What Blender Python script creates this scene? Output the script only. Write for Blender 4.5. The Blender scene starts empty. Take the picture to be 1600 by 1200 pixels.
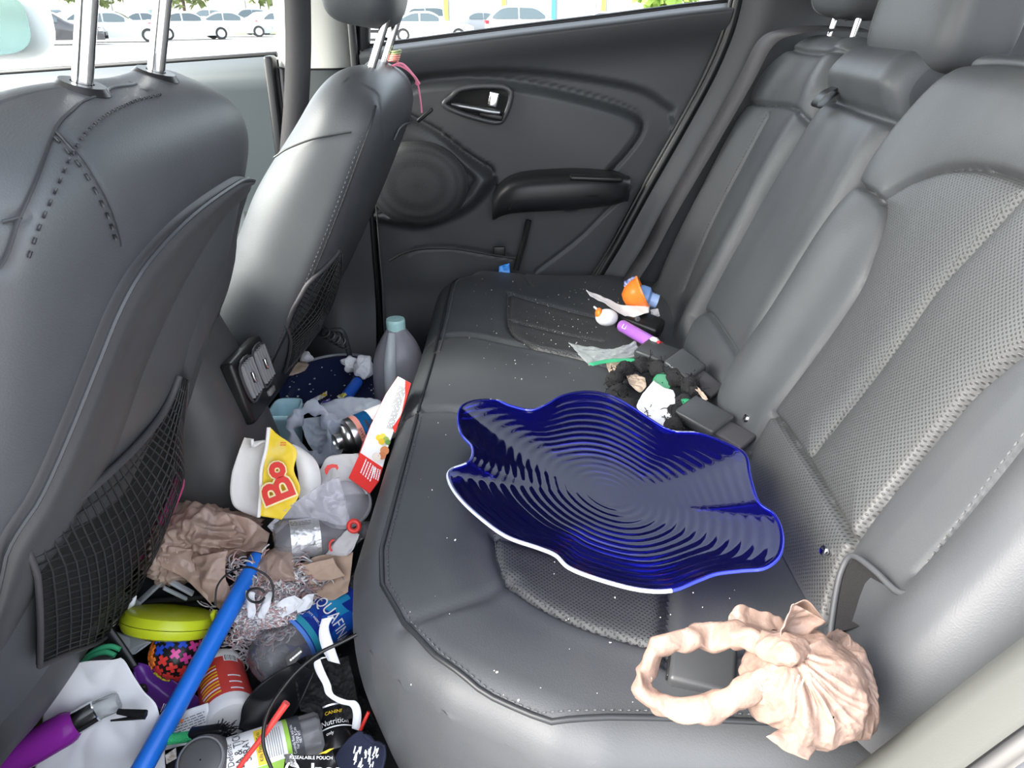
import bpy, bmesh, math, random
import numpy as np
from mathutils import Vector, Matrix, noise, Euler
random.seed(11); np.random.seed(11)
SC = bpy.context.scene
COL = SC.collection
R = math.radians

# ------------------------------------------------------------------ camera
CAM_Z = 0.92; PITCH = R(25.6); FPX = 1210.0
cam_d = bpy.data.cameras.new('camera'); cam = bpy.data.objects.new('camera', cam_d); COL.objects.link(cam)
cam.location = (0, 0, CAM_Z); cam.rotation_euler = (math.pi/2 - PITCH, 0, 0)
cam_d.sensor_width = 36; cam_d.lens = 36*FPX/1600; cam_d.clip_start = .02; cam_d.clip_end = 600
SC.camera = cam

# ------------------------------------------------------------------ sky, sun, exposure
W = bpy.data.worlds.new('sky'); SC.world = W; W.use_nodes = True
wn = W.node_tree.nodes; wl = W.node_tree.links
sky = wn.new('ShaderNodeTexSky'); sky.sky_type = 'NISHITA'; sky.sun_disc = False
sky.sun_elevation = R(38); sky.sun_rotation = R(-105); sky.air_density = 1.0; sky.dust_density = 4.0; sky.ozone_density = 1.0
wn['Background'].inputs['Strength'].default_value = 0.5
hs = wn.new('ShaderNodeHueSaturation'); hs.inputs['Saturation'].default_value = .34
wl.new(sky.outputs[0], hs.inputs['Color']); wl.new(hs.outputs[0], wn['Background'].inputs['Color'])
sun_d = bpy.data.lights.new('sun', 'SUN'); sun_d.energy = 1.4; sun_d.angle = R(25); sun_d.color = (1, .88, .70)
sun = bpy.data.objects.new('sun', sun_d); COL.objects.link(sun)
sun.rotation_euler = (Vector((.70, .52, -.50))).to_track_quat('-Z', 'Y').to_euler()
SC.view_settings.view_transform = 'Standard'; SC.view_settings.look = 'None'
SC.view_settings.exposure = 1.55; SC.view_settings.gamma = 1.0; SC.view_settings.use_curve_mapping = False

# ------------------------------------------------------------------ measuring helpers (photo pixel -> point on a real surface)
CP, SP = math.cos(PITCH), math.sin(PITCH)
def ray(px, py):
    u = (px-800)/FPX; v = (600-py)/FPX
    return np.array([u, CP+v*SP, -SP+v*CP])
O = np.array([0, 0, CAM_Z])
def atY(px, py, Y): d = ray(px, py); return O+d*(Y/d[1])
def atX(px, py, X): d = ray(px, py); return O+d*(X/d[0])
def atZ(px, py, Z): d = ray(px, py); return O+d*((Z-CAM_Z)/d[2])
def atP(px, py, p, n):
    d = ray(px, py); n = np.array(n, float); return O+d*(np.dot(np.array(p)-O, n)/np.dot(d, n))
def lerp(a, b, t): return a+(b-a)*t
def sstep(a, b, x):
    t = np.clip((x-a)/(b-a), 0, 1); return t*t*(3-2*t)
def interp(x, xs, ys): return np.interp(x, xs, ys)

# ------------------------------------------------------------------ mesh helpers
def tag(o, label=None, cat=None, group=None, kind=None):
    if label: o['label'] = label
    if cat: o['category'] = cat
    if group: o['group'] = group
    if kind: o['kind'] = kind
    return o
def thing(name, label=None, cat=None, loc=(0, 0, 0), group=None, kind=None):
    o = bpy.data.objects.new(name, None); COL.objects.link(o); o.location = loc
    o.empty_display_size = .02
    return tag(o, label, cat, group, kind)
def link(name, me, mat=None, parent=None, smooth=True):
    if mat is not None and not me.materials: me.materials.append(mat)
    if smooth and len(me.polygons): me.polygons.foreach_set('use_smooth', [True]*len(me.polygons))
    o = bpy.data.objects.new(name, me); COL.objects.link(o)
    if parent:
        o.parent = parent; o.location = -world_loc(parent)
    return o
def world_loc(o):
    v = Vector(o.location)
    while o.parent: o = o.parent; v += Vector(o.location)
    return v
def mesh(name, V, Fc, mat, parent=None, smooth=True, uv=None, sharp=None):
    me = bpy.data.meshes.new(name); me.from_pydata([tuple(map(float, v)) for v in V], [], [tuple(map(int, f)) for f in Fc])
    if uv is not None:
        l = me.uv_layers.new(name='UVMap'); idx = np.empty(len(me.loops), int); me.loops.foreach_get('vertex_index', idx)
        l.data.foreach_set('uv', np.asarray(uv, float)[idx].ravel())
    me.update()
    o = link(name, me, mat, parent, smooth)
    if sharp: me.set_sharp_from_angle(angle=R(sharp))
    return o
def gridf(nu, nv, cu=False, cv=False, off=0):
    i = np.arange(nu if cu else nu-1); j = np.arange(nv if cv else nv-1)
    I, J = np.meshgrid(i, j, indexing='ij'); I = I.ravel(); J = J.ravel(); I2 = (I+1) % nu; J2 = (J+1) % nv
    return np.stack([I*nv+J, I2*nv+J, I2*nv+J2, I*nv+J2], 1)+off
def grid(name, P, mat, parent=None, cu=False, cv=False, uv=None, flip=False, smooth=True):
    P = np.asarray(P); f = gridf(P.shape[0], P.shape[1], cu, cv)
    if flip: f = f[:, ::-1]
    return mesh(name, P.reshape(-1, 3), f, mat, parent, smooth, None if uv is None else np.asarray(uv).reshape(-1, 2))
def catmull(pts, n=8, closed=False):
    P = [np.array(p, float) for p in pts]; m = len(P); out = []
    for i in range(m if closed else m-1):
        p0 = P[(i-1) % m] if closed or i > 0 else 2*P[0]-P[1]
        p1 = P[i]; p2 = P[(i+1) % m]
        p3 = P[(i+2) % m] if closed or i+2 < m else 2*P[-1]-P[-2]
        for k in range(n):
            t = k/n
            out.append(.5*((2*p1)+(-p0+p2)*t+(2*p0-5*p1+4*p2-p3)*t*t+(-p0+3*p1-3*p2+p3)*t**3))
    if not closed: out.append(P[-1])
    return np.array(out)
def resample(P, n):
    P = np.asarray(P, float); d = np.r_[0, np.cumsum(np.linalg.norm(np.diff(P, axis=0), axis=1))]
    s = np.linspace(0, d[-1], n); return np.stack([np.interp(s, d, P[:, k]) for k in range(P.shape[1])], 1)
def tube_geo(P, r, seg=8, closed=False, cap=True):
    P = np.asarray(P, float); n = len(P); r = np.broadcast_to(np.asarray(r, float), (n,))
    T = np.gradient(P, axis=0)
    if closed: T = np.roll(P, -1, 0)-np.roll(P, 1, 0)
    T /= np.linalg.norm(T, axis=1)[:, None]+1e-12
    a = np.array([0, 0, 1.]) if abs(T[0][2]) < .9 else np.array([1., 0, 0])
    U = np.cross(T[0], a); U /= np.linalg.norm(U); V = []
    an = np.arange(seg)*2*math.pi/seg
    for k in range(n):
        U = U-T[k]*np.dot(U, T[k]); U /= np.linalg.norm(U)+1e-12; B = np.cross(T[k], U)
        V.append(P[k]+r[k]*(np.cos(an)[:, None]*U+np.sin(an)[:, None]*B))
    V = np.array(V).reshape(-1, 3); f = [tuple(x) for x in gridf(n, seg, closed, True)]
    if cap and not closed: f += [tuple(range(seg-1, -1, -1)), tuple((n-1)*seg+i for i in range(seg))]
    f = [x[::-1] for x in f]
    return V, f
def tube(name, P, r, mat, parent=None, seg=8, closed=False, cap=True):
    V, f = tube_geo(P, r, seg, closed, cap); return mesh(name, V, f, mat, parent, sharp=50)
class MB:
    def __init__(s): s.V = []; s.F = []
    def add(s, V, F):
        o = len(s.V); s.V += [tuple(v) for v in V]; s.F += [tuple(int(i)+o for i in f) for f in F]; return s
    def box(s, c, sz, M=None):
        c = np.array(c, float); h = np.array(sz, float)/2
        V = np.array([[x, y, z] for x in (-1, 1) for y in (-1, 1) for z in (-1, 1)])*h
        if M is not None: V = np.array([list(M @ Vector(v)) for v in V])
        return s.add(V+c, [(0, 1, 3, 2), (4, 6, 7, 5), (0, 4, 5, 1), (2, 3, 7, 6), (0, 2, 6, 4), (1, 5, 7, 3)])
    def tube(s, P, r, seg=6, closed=False): return s.add(*tube_geo(P, r, seg, closed))
    def build(s, name, mat, parent=None, smooth=True, sharp=40): return mesh(name, s.V, s.F, mat, parent, smooth, sharp=sharp)
def bevel(o, w, seg=3, ang=30):
    m = o.modifiers.new('bevel', 'BEVEL'); m.width = w; m.segments = seg; m.limit_method = 'ANGLE'; m.angle_limit = R(ang); return o
def subsurf(o, l=2):
    m = o.modifiers.new('sub', 'SUBSURF'); m.levels = l; m.render_levels = l; return o
def solid(o, t, off=0):
    m = o.modifiers.new('solid', 'SOLIDIFY'); m.thickness = t; m.offset = off; return o
def frame(a, b, roll=0, up=(0, 0, 1)):
    """matrix whose +Z runs from a to b, placed at a"""
    z = (Vector(b)-Vector(a)).normalized(); u = Vector(up)
    if abs(z.dot(u)) > .98: u = Vector((1, 0, 0))
    x = u.cross(z).normalized(); y = z.cross(x)
    M = Matrix((x, y, z)).transposed().to_4x4(); M = Matrix.Translation(Vector(a)) @ M @ Matrix.Rotation(roll, 4, 'Z'); return M
def xf(M, V): return np.array([list(M @ Vector(v)) for v in V])
def lathe(name, prof, mat, M=None, parent=None, seg=32, wob=None, sharp=40):
    """prof: (r, z) pairs along +Z"""
    V = []; n = len(prof)
    for r, z in prof:
        for k in range(seg):
            a = 2*math.pi*k/seg; V.append((r*math.cos(a), r*math.sin(a), z))
    V = np.array(V)
    if wob: V = wob(V)
    if M is not None: V = xf(M, V)
    f = [tuple(x[::-1]) for x in gridf(n, seg, False, True)]
    f = [tuple(reversed(x)) for x in f]
    return mesh(name, V, [tuple(x)[::-1] for x in f], mat, parent, sharp=sharp)
def rbox(name, c, sz, mat, parent=None, bev=.004, rot=None, seg=3):
    M = rot.to_matrix() if isinstance(rot, Euler) else (Euler(rot).to_matrix() if rot else None)
    o = MB().box(c, sz, M).build(name, mat, parent, sharp=None)
    bevel(o, bev, seg); return o
def distpoly(Q, P):
    """distance of points Q (n,2) to polyline P (m,2)"""
    Q = np.asarray(Q); P = np.asarray(P); best = np.full(len(Q), 1e9)
    for a, b in zip(P[:-1], P[1:]):
        ab = b-a; L = (ab@ab)+1e-12; t = np.clip(((Q-a)@ab)/L, 0, 1); d = np.linalg.norm(Q-(a+t[:, None]*ab), axis=1); best = np.minimum(best, d)
    return best
def inside(Q, P):
    Q = np.asarray(Q); x, y = Q[:, 0], Q[:, 1]; c = np.zeros(len(Q), bool); m = len(P)
    for i in range(m):
        x0, y0 = P[i]; x1, y1 = P[(i+1) % m]
        if y0 == y1: continue
        h = ((y0 > y) != (y1 > y)) & (x < (x1-x0)*(y-y0)/(y1-y0)+x0); c ^= h
    return c
def nz(p, s=1., o=0.): return noise.noise(Vector((p[0]*s+o, p[1]*s+o*1.7, p[2]*s-o)))
def ridge(p, s=1., o=0.):
    q = Vector((p[0]*s+o, p[1]*s-o*.6, p[2]*s+o*1.3)); return 1-abs(noise.noise(q))*2
def text(name, s, size, M, mat, parent=None, bend=None, ext=.0, align='CENTER', shear=0, sx=1.0, bold=0):
    cu = bpy.data.curves.new(name, 'FONT'); cu.body = s; cu.size = size; cu.align_x = align; cu.align_y = 'CENTER'; cu.shear = shear
    cu.extrude = ext; cu.offset = bold; cu.resolution_u = 3
    t = bpy.data.objects.new(name, cu); COL.objects.link(t); dg = bpy.context.evaluated_depsgraph_get()
    me = bpy.data.meshes.new_from_object(t.evaluated_get(dg)); bpy.data.objects.remove(t); bpy.data.curves.remove(cu)
    if bend:   # wrap round a cylinder of radius bend whose axis is +Y of the text (or +X when bend is a tuple)
        bm = bmesh.new(); bm.from_mesh(me); bmesh.ops.triangulate(bm, faces=bm.faces)
        bmesh.ops.subdivide_edges(bm, edges=[e for e in bm.edges if e.calc_length() > size*.3], cuts=1); bm.to_mesh(me); bm.free()
    for v in me.vertices:
        c = v.co.copy(); c.x *= sx
        if bend:
            if isinstance(bend, tuple):
                r = bend[0]; a = c.y/r; c = Vector((c.x, (r+c.z)*math.sin(a), (r+c.z)*math.cos(a)))
            else:
                r = bend; a = c.x/r; c = Vector(((r+c.z)*math.sin(a), c.y, (r+c.z)*math.cos(a)))
        v.co = M @ c
    me.materials.clear()
    return link(name, me, mat, parent, False)
def surf_frame(p, xdir, n):
    """text frame: x along xdir, z along n"""
    z = Vector(n).normalized(); x = Vector(xdir); x = (x-z*x.dot(z)).normalized(); y = z.cross(x)
    return Matrix.Translation(Vector(p)) @ Matrix((x, y, z)).transposed().to_4x4()

# ------------------------------------------------------------------ materials
def mat(name, col, rough=.5, metal=0., spec=.5, bump=None, var=None, trans=0., ior=1.45, coat=0., sheen=0., sss=0., emit=None, alpha=1., aniso=0):
    m = bpy.data.materials.new(name); m.use_nodes = True; nt = m.node_tree; b = nt.nodes['Principled BSDF']; I = b.inputs
    c = tuple(col)+(1,) if len(col) == 3 else col
    I['Base Color'].default_value = c; I['Roughness'].default_value = rough; I['Metallic'].default_value = metal
    I['Specular IOR Level'].default_value = spec; I['Transmission Weight'].default_value = trans; I['IOR'].default_value = ior
    I['Coat Weight'].default_value = coat; I['Sheen Weight'].default_value = sheen; I['Alpha'].default_value = alpha
    if sss: I['Subsurface Weight'].default_value = sss; I['Subsurface Radius'].default_value = (.01, .01, .01)
    if emit: I['Emission Color'].default_value = c; I['Emission Strength'].default_value = emit
    tc = nt.nodes.new('ShaderNodeTexCoord'); src = tc.outputs['Object']
    if var:     # (scale, other colour, [low, high])
        n = nt.nodes.new('ShaderNodeTexNoise'); n.inputs['Scale'].default_value = var[0]; n.inputs['Detail'].default_value = 6
        r = nt.nodes.new('ShaderNodeValToRGB'); lo, hi = var[2] if len(var) > 2 else (.35, .65)
        r.color_ramp.elements[0].position = lo; r.color_ramp.elements[1].position = hi
        r.color_ramp.elements[0].color = c; r.color_ramp.elements[1].color = tuple(var[1])+(1,)
        nt.links.new(src, n.inputs['Vector']); nt.links.new(n.outputs['Fac'], r.inputs[0]); nt.links.new(r.outputs[0], I['Base Color'])
    if bump:    # (kind, scale, strength, distance)
        k, s, st, dist = bump
        if k == 'noise':
            n = nt.nodes.new('ShaderNodeTexNoise'); n.inputs['Scale'].default_value = s; n.inputs['Detail'].default_value = 5; out = n.outputs['Fac']
        else:
            n = nt.nodes.new('ShaderNodeTexVoronoi'); n.inputs['Scale'].default_value = s; out = n.outputs['Distance']
        nt.links.new(src, n.inputs['Vector'])
        bp = nt.nodes.new('ShaderNodeBump'); bp.inputs['Strength'].default_value = st; bp.inputs['Distance'].default_value = dist
        nt.links.new(out, bp.inputs['Height']); nt.links.new(bp.outputs[0], I['Normal'])
    return m
def perforated(name, col, rough, pitch, depth=.6):
    """leather with rows of pin holes, laid out in metres on the UV map"""
    m = mat(name, col, rough); nt = m.node_tree; N = nt.nodes; L = nt.links; b = N['Principled BSDF']
    uv = N.new('ShaderNodeUVMap'); mp = N.new('ShaderNodeMapping'); mp.inputs['Scale'].default_value = (1/pitch,)*3; mp.inputs['Rotation'].default_value = (0, 0, R(45))
    L.new(uv.outputs[0], mp.inputs[0]); fr = N.new('ShaderNodeVectorMath'); fr.operation = 'FRACTION'; L.new(mp.outputs[0], fr.inputs[0])
    ds = N.new('ShaderNodeVectorMath'); ds.operation = 'DISTANCE'; ds.inputs[1].default_value = (.5, .5, 0)
    sx = N.new('ShaderNodeSeparateXYZ'); cx = N.new('ShaderNodeCombineXYZ'); L.new(fr.outputs[0], sx.inputs[0]); L.new(sx.outputs[0], cx.inputs[0]); L.new(sx.outputs[1], cx.inputs[1]); L.new(cx.outputs[0], ds.inputs[0])
    rp = N.new('ShaderNodeMapRange'); rp.inputs[1].default_value = .18; rp.inputs[2].default_value = .32; L.new(ds.outputs['Value'], rp.inputs[0])
    mx = N.new('ShaderNodeMix'); mx.data_type = 'RGBA'; mx.inputs[6].default_value = (col[0]*.35, col[1]*.35, col[2]*.35, 1); mx.inputs[7].default_value = tuple(col)+(1,)
    L.new(rp.outputs[0], mx.inputs[0]); L.new(mx.outputs[2], b.inputs['Base Color'])
    bp = N.new('ShaderNodeBump'); bp.inputs['Strength'].default_value = depth; bp.inputs['Distance'].default_value = .001
    L.new(rp.outputs[0], bp.inputs['Height']); L.new(bp.outputs[0], b.inputs['Normal'])
    return m
def film(name, col, clear=.3, rough=.35, transl=.4, gloss=.25, bump=None):
    """thin plastic film: reflects, lets light through, partly see-through"""
    m = mat(name, col, rough, bump=bump); nt = m.node_tree; N = nt.nodes; L = nt.links; b = N['Principled BSDF']; out = N['Material Output']
    b.inputs['Specular IOR Level'].default_value = gloss*2
    tl = N.new('ShaderNodeBsdfTranslucent'); tl.inputs[0].default_value = tuple(col)+(1,)
    a = N.new('ShaderNodeMixShader'); a.inputs[0].default_value = transl; L.new(b.outputs[0], a.inputs[1]); L.new(tl.outputs[0], a.inputs[2])
    tp = N.new('ShaderNodeBsdfTransparent'); tp.inputs[0].default_value = tuple(.5+.5*c for c in col)+(1,)
    lw = N.new('ShaderNodeLayerWeight'); lw.inputs[0].default_value = .35
    mr = N.new('ShaderNodeMapRange'); mr.inputs[3].default_value = clear; mr.inputs[4].default_value = clear*.25; L.new(lw.outputs['Facing'], mr.inputs[0])
    c2 = N.new('ShaderNodeMixShader'); L.new(mr.outputs[0], c2.inputs[0]); L.new(a.outputs[0], c2.inputs[1]); L.new(tp.outputs[0], c2.inputs[2])
    L.new(c2.outputs[0], out.inputs[0]); return m
def clearglass(name, tint=(.9, .95, .93), rough=.02, body=0., bodycol=(1, 1, 1), blend=.12, bump=None):
    """sheet of clear stuff: fresnel reflection over straight see-through, with an optional milky body"""
    m = bpy.data.materials.new(name); m.use_nodes = True; nt = m.node_tree; N = nt.nodes; L = nt.links; out = N['Material Output']; N.remove(N['Principled BSDF'])
    tp = N.new('ShaderNodeBsdfTransparent'); tp.inputs[0].default_value = tuple(tint)+(1,)
    gl = N.new('ShaderNodeBsdfGlossy'); gl.inputs['Roughness'].default_value = rough
    lw = N.new('ShaderNodeLayerWeight'); lw.inputs[0].default_value = blend
    base = tp.outputs[0]
    if body:
        df = N.new('ShaderNodeBsdfDiffuse'); df.inputs[0].default_value = tuple(bodycol)+(1,); ms = N.new('ShaderNodeMixShader'); ms.inputs[0].default_value = body
        L.new(tp.outputs[0], ms.inputs[1]); L.new(df.outputs[0], ms.inputs[2]); base = ms.outputs[0]
    mx = N.new('ShaderNodeMixShader'); L.new(lw.outputs['Fresnel'], mx.inputs[0]); L.new(base, mx.inputs[1]); L.new(gl.outputs[0], mx.inputs[2]); L.new(mx.outputs[0], out.inputs[0])
    if bump:
        tc = N.new('ShaderNodeTexCoord'); n = N.new('ShaderNodeTexNoise'); n.inputs['Scale'].default_value = bump[0]; L.new(tc.outputs['Object'], n.inputs['Vector'])
        bp = N.new('ShaderNodeBump'); bp.inputs['Strength'].default_value = bump[1]; bp.inputs['Distance'].default_value = .004; L.new(n.outputs['Fac'], bp.inputs['Height'])
        L.new(bp.outputs[0], gl.inputs['Normal']); L.new(bp.outputs[0], lw.inputs['Normal'])
    return m
LEA = (.056, .060, .066)
M_leather = mat('black_leather', LEA, .47, 0, .42, bump=('voronoi', 620, .16, .0008), var=(9, (.066, .070, .075)))
M_perf = perforated('perforated_leather', (.066, .069, .072), .46, .0042, .4)
M_piping = mat('leather_piping', (.022, .024, .027), .4)
M_stitch = mat('grey_thread', (.09, .095, .10), .7)
M_plas = mat('dark_textured_plastic', (.042, .045, .050), .46, bump=('noise', 900, .12, .0005))
M_plas2 = mat('soft_black_plastic', (.014, .015, .017), .42, bump=('noise', 900, .1, .0005))
M_shell = mat('charcoal_seat_shell', (.042, .043, .047), .5, bump=('noise', 700, .15, .0005), var=(6, (.052, .052, .055)))
M_rubber = mat('black_rubber', (.008, .008, .009), .35)
M_chrome = mat('chrome', (.75, .76, .77), .14, 1)
M_belt = mat('woven_belt', (.045, .043, .048), .6, bump=('voronoi', 1500, .3, .0006))
M_black = mat('black_plastic', (.010, .010, .011), .35)
M_void = mat('gap_shade_black', (.004, .004, .004), .8)  # near-black with the deep shade of gaps and recesses put into it
M_carpet = mat('black_carpet', (.012, .012, .013), .95, bump=('noise', 900, .8, .002))
M_head = mat('pale_grey_headliner', (.22, .22, .21), .9)
M_pillar = mat('pale_grey_pillar_trim', (.52, .52, .50), .6)
M_sill = mat('grey_sill_plastic', (.060, .063, .059), .55, bump=('noise', 900, .12, .0005))
M_paint = mat('pale_blue_car_paint', (.36, .43, .52), .3, coat=.5)
M_glass = clearglass('window_glass', (.86, .91, .90))
# ================================================================== the car body around the back seat
DY = 1.76                                    # inner face of the far doors
def struct(o): o['kind'] = 'structure'; return o
# floor pan with a centre tunnel
ys = np.array([.36, .42, .80, .90, .97, 1.18, 1.25, 1.35, 1.72, 1.80]); zs = np.array([.12, 0, 0, .015, .06, .06, .015, 0, 0, .12])
xs = np.linspace(-1.5, 1.35, 30)
struct(grid('floor', [[(x, y, z) for y, z in zip(ys, zs)] for x in xs], M_carpet))
# headliner and roof skin
P = []
for x in np.linspace(-1.0, 1.35, 16):
    P.append([(x, y, 1.36-.10*((y-1.07)/.62)**4-.05*((x-.1)/1.2)**2) for y in np.linspace(.45, 1.69, 16)])
o = struct(grid('ceiling', P, M_head)); solid(o, .03, 1)
# outer edges of the rear door opening, seen in profile: (Z, X)
DRZ = [-.05, .20, .346, .45, .57, .70, .80, .88, .95, 1.05, 1.20]
DRX = [.10, .135, .19, .243, .30, .365, .412, .440, .452, .46, .44]
def sillZ(x): return np.interp(x, [-1.6, -1.1, -.5, -.31, 0., .2, .35, .45], [.775, .800, .838, .853, .890, .912, .930, .94])

# ---------------------------------------------------------------- far rear door
door = thing('door_1', 'black padded rear passenger door with chrome inner handle and speaker', None, (.05, DY, 0), kind='structure')
dpx = lambda L, Y=DY: np.array([[atY(x, y, Y)[0], atY(x, y, Y)[2]] for x, y in L])
K1 = catmull(dpx([(628, 140), (660, 127), (710, 122), (770, 123), (850, 135), (930, 154), (980, 170), (1003, 185), (1006, 205), (990, 232), (955, 272)]), 6)
POD = catmull(dpx([(640, 176), (690, 205), (735, 240), (768, 262), (778, 280), (765, 304), (740, 330), (700, 350), (650, 362), (590, 352)]), 6)
PODI = catmull(dpx([(640, 186), (680, 210), (715, 240), (745, 272), (742, 288), (725, 312), (690, 337), (650, 346), (590, 334)]), 6)
LOWC = catmull(dpx([(985, 300), (950, 330), (910, 370), (870, 402), (838, 426)]), 6)
POCK = catmull(dpx([(640, 398), (655, 390), (700, 388), (750, 396), (800, 405)]), 6)
BELT = catmull(dpx([(600, 122), (700, 108), (800, 105), (900, 115), (1000, 135), (1050, 165)]), 6)
nu, nv = 150, 150; P = np.zeros((nu, nv, 3)); fr = np.linspace(0, 1, nv)
for i, u in enumerate(np.linspace(0, 1, nu)):
    for j, v in enumerate(fr):
        x = lerp(-.312, .45, u)
        for _ in range(3):
            z = v*sillZ(x)+(1-v)*.02; x = lerp(-.312, np.interp(z, DRZ, DRX)-.006, u)
        P[i, j] = (x, DY, z)
Q = P[:, :, (0, 2)].reshape(-1, 2)
d1 = distpoly(Q, K1); dp = distpoly(Q, POD); dpi = distpoly(Q, PODI); dl = distpoly(Q, LOWC); dk = distpoly(Q, POCK); db = distpoly(Q, BELT)
inK = inside(Q, np.vstack([K1, POD[::-1][40:]])) if False else inside(Q, np.vstack([K1, dpx([(900, 330), (780, 300), (770, 262), (735, 240), (690, 205), (640, 176)])]))
inP = inside(Q, np.vstack([POD, dpx([(560, 352), (560, 176)])])); inPI = inside(Q, np.vstack([PODI, dpx([(560, 334), (560, 186)])]))
X, Z = Q[:, 0], Q[:, 1]; sz = sillZ(X)
h = .012*sstep(.0, .05, sz-Z)                                  # rolled top edge
h += .045*np.exp(-((sz-Z)/.055)**2)*sstep(0, .012, sz-Z)       # padded shoulder under the glass
inB = inside(Q, np.vstack([BELT, dpx([(1080, 900), (480, 900)])]))
h += np.where(inB, -.022*sstep(0, .012, db), 0)                # scooped ledge below the shoulder
h += np.where(inK, .020*sstep(0, .02, d1), 0)-.006*np.exp(-(d1/.003)**2)
h += np.where(inP, .034*sstep(0, .03, dp), 0)+np.where(inPI, -.016*sstep(0, .012, dpi), 0)-.004*np.exp(-(dpi/.003)**2)
h -= .005*np.exp(-(dl/.003)**2)+.004*np.exp(-(dk/.003)**2)
h += .020*sstep(.33, .20, Z)*sstep(.22, .0, X)                  # map pocket bulge
P[:, :, 1] -= h.reshape(nu, nv)
grid('door_panel', P, M_plas, door)
# back side / outer skin so that the door has thickness
xs = np.linspace(-.312, .44, 12)
o = mesh('outer_skin', [(x, DY+.07, 0) for x in xs]+[(x, DY+.07, sillZ(x)-.01) for x in xs], [(i, i+1, i+13, i+12) for i in range(11)], M_paint, door); solid(o, .01)
# rubber glass seal on top of the door
tube('glass_seal', [(x, DY+.012, sillZ(x)+.002) for x in np.linspace(-.31, .44, 40)], .006, M_rubber, door)
# black seal line round the front and rear edge
tube('door_seal', [(-.316-.004*math.sin(k/7), DY-.012, .02+.83*k/30) for k in range(31)], .006, M_rubber, door)
tube('edge_trim', [(-.302-.006*k/30, DY-.018, .03+.80*k/30) for k in range(31)], .0014, mat('grey_edge', (.06, .06, .06), .6), door, 6)
# speaker grille: cloth-like pierced disc
def dots(name, c0, c1, scale):
    m = mat(name, c1, .5); nt = m.node_tree; N = nt.nodes; b = N['Principled BSDF']
    tc = N.new('ShaderNodeTexCoord'); v = N.new('ShaderNodeTexVoronoi'); v.inputs['Scale'].default_value = scale; v.inputs['Randomness'].default_value = .1
    r = N.new('ShaderNodeValToRGB'); r.color_ramp.elements[0].position = .25; r.color_ramp.elements[1].position = .45
    r.color_ramp.elements[0].color = tuple(c0)+(1,); r.color_ramp.elements[1].color = tuple(c1)+(1,)
    nt.links.new(tc.outputs['Object'], v.inputs['Vector']); nt.links.new(v.outputs['Distance'], r.inputs[0]); nt.links.new(r.outputs[0], b.inputs['Base Color'])
    bp = N.new('ShaderNodeBump'); bp.inputs['Strength'].default_value = .6; bp.inputs['Distance'].default_value = .001; nt.links.new(v.outputs['Distance'], bp.inputs['Height']); nt.links.new(bp.outputs[0], b.inputs['Normal'])
    return m
M_grille = dots('speaker_mesh', (.004, .004, .004), (.035, .037, .04), 330)
c = atY(655, 285, DY); a = np.linspace(0, 2*math.pi, 49)[:-1]; V = []; n = 0
for rr, dy in ((1.0, 0), (.97, -.005), (.7, -.010), (.35, -.013), (.001, -.014)):
    for t in a: V.append((c[0]+.112*rr*math.cos(t), DY-.021+dy, c[2]+.094*rr*math.sin(t)))
sg = mesh('speaker_grille', V, [tuple(f) for f in gridf(5, 48, False, True)], M_grille, door)
# armrest with pull cup
ax = [atY(x, y, DY-.05) for x, y in [(769, 328), (786, 312), (815, 303), (870, 299), (920, 297), (960, 297), (986, 298)]]
sect = []; C = catmull(ax, 6); L = len(C)
for k, p in enumerate(C):
    t = k/(L-1); hh = .026+.018*math.sin(math.pi*min(1, t*1.05))**.7; dd = .065*math.sin(math.pi*min(.999, max(.001, t*.93+.06)))**.45+.01
    ring = []
    for q in range(28):
        an = 2*math.pi*q/28; cy, cz = math.cos(an), math.sin(an); e = .6
        yy = dd*np.sign(cy)*abs(cy)**e; zz = hh*np.sign(cz)*abs(cz)**e
        ring.append((p[0], DY-.012-max(-.02, yy)*1.0, p[2]-.006+zz+(.012*max(0, yy/dd) if zz < 0 else .004)))
    sect.append(ring)
arm = grid('armrest', sect, M_plas2, door, False, True)
mesh('armrest_end', sect[-1], [tuple(range(28))], M_plas2, door)
mesh('armrest_end', sect[0], [tuple(range(27, -1, -1))], M_plas2, door)
# trim lip on the armrest's face (the lower moulded panel)
lp = catmull([atY(x, y, DY-.0815) for x, y in [(796, 328), (803, 318), (822, 310), (870, 307), (935, 306)]], 8)
tube('armrest_seam', lp, .0018, M_void, door, 6)
rail = rbox('pull_cup_rim', atY(930, 276, DY-.05), (.115, .06, .012), M_black, door, .005, (0, R(2), 0))
# black bar standing in for the dark gap below the armrest and map pocket details
dv = [atY(826, 344, DY-.024), atY(818, 380, DY-.024), atY(806, 422, DY-.03)]
tube('pocket_gap', dv, .007, M_void, door, 8)
rbox('pocket_grip', atY(780, 393, DY-.03), (.028, .008, .024), M_black, door, .003)
tube('pocket_rim', catmull([atY(x, y, DY-.036) for x, y in [(608, 408), (630, 396), (660, 389), (710, 389), (760, 397), (806, 404)]], 8), .0022, M_plas2, door, 6)
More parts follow.
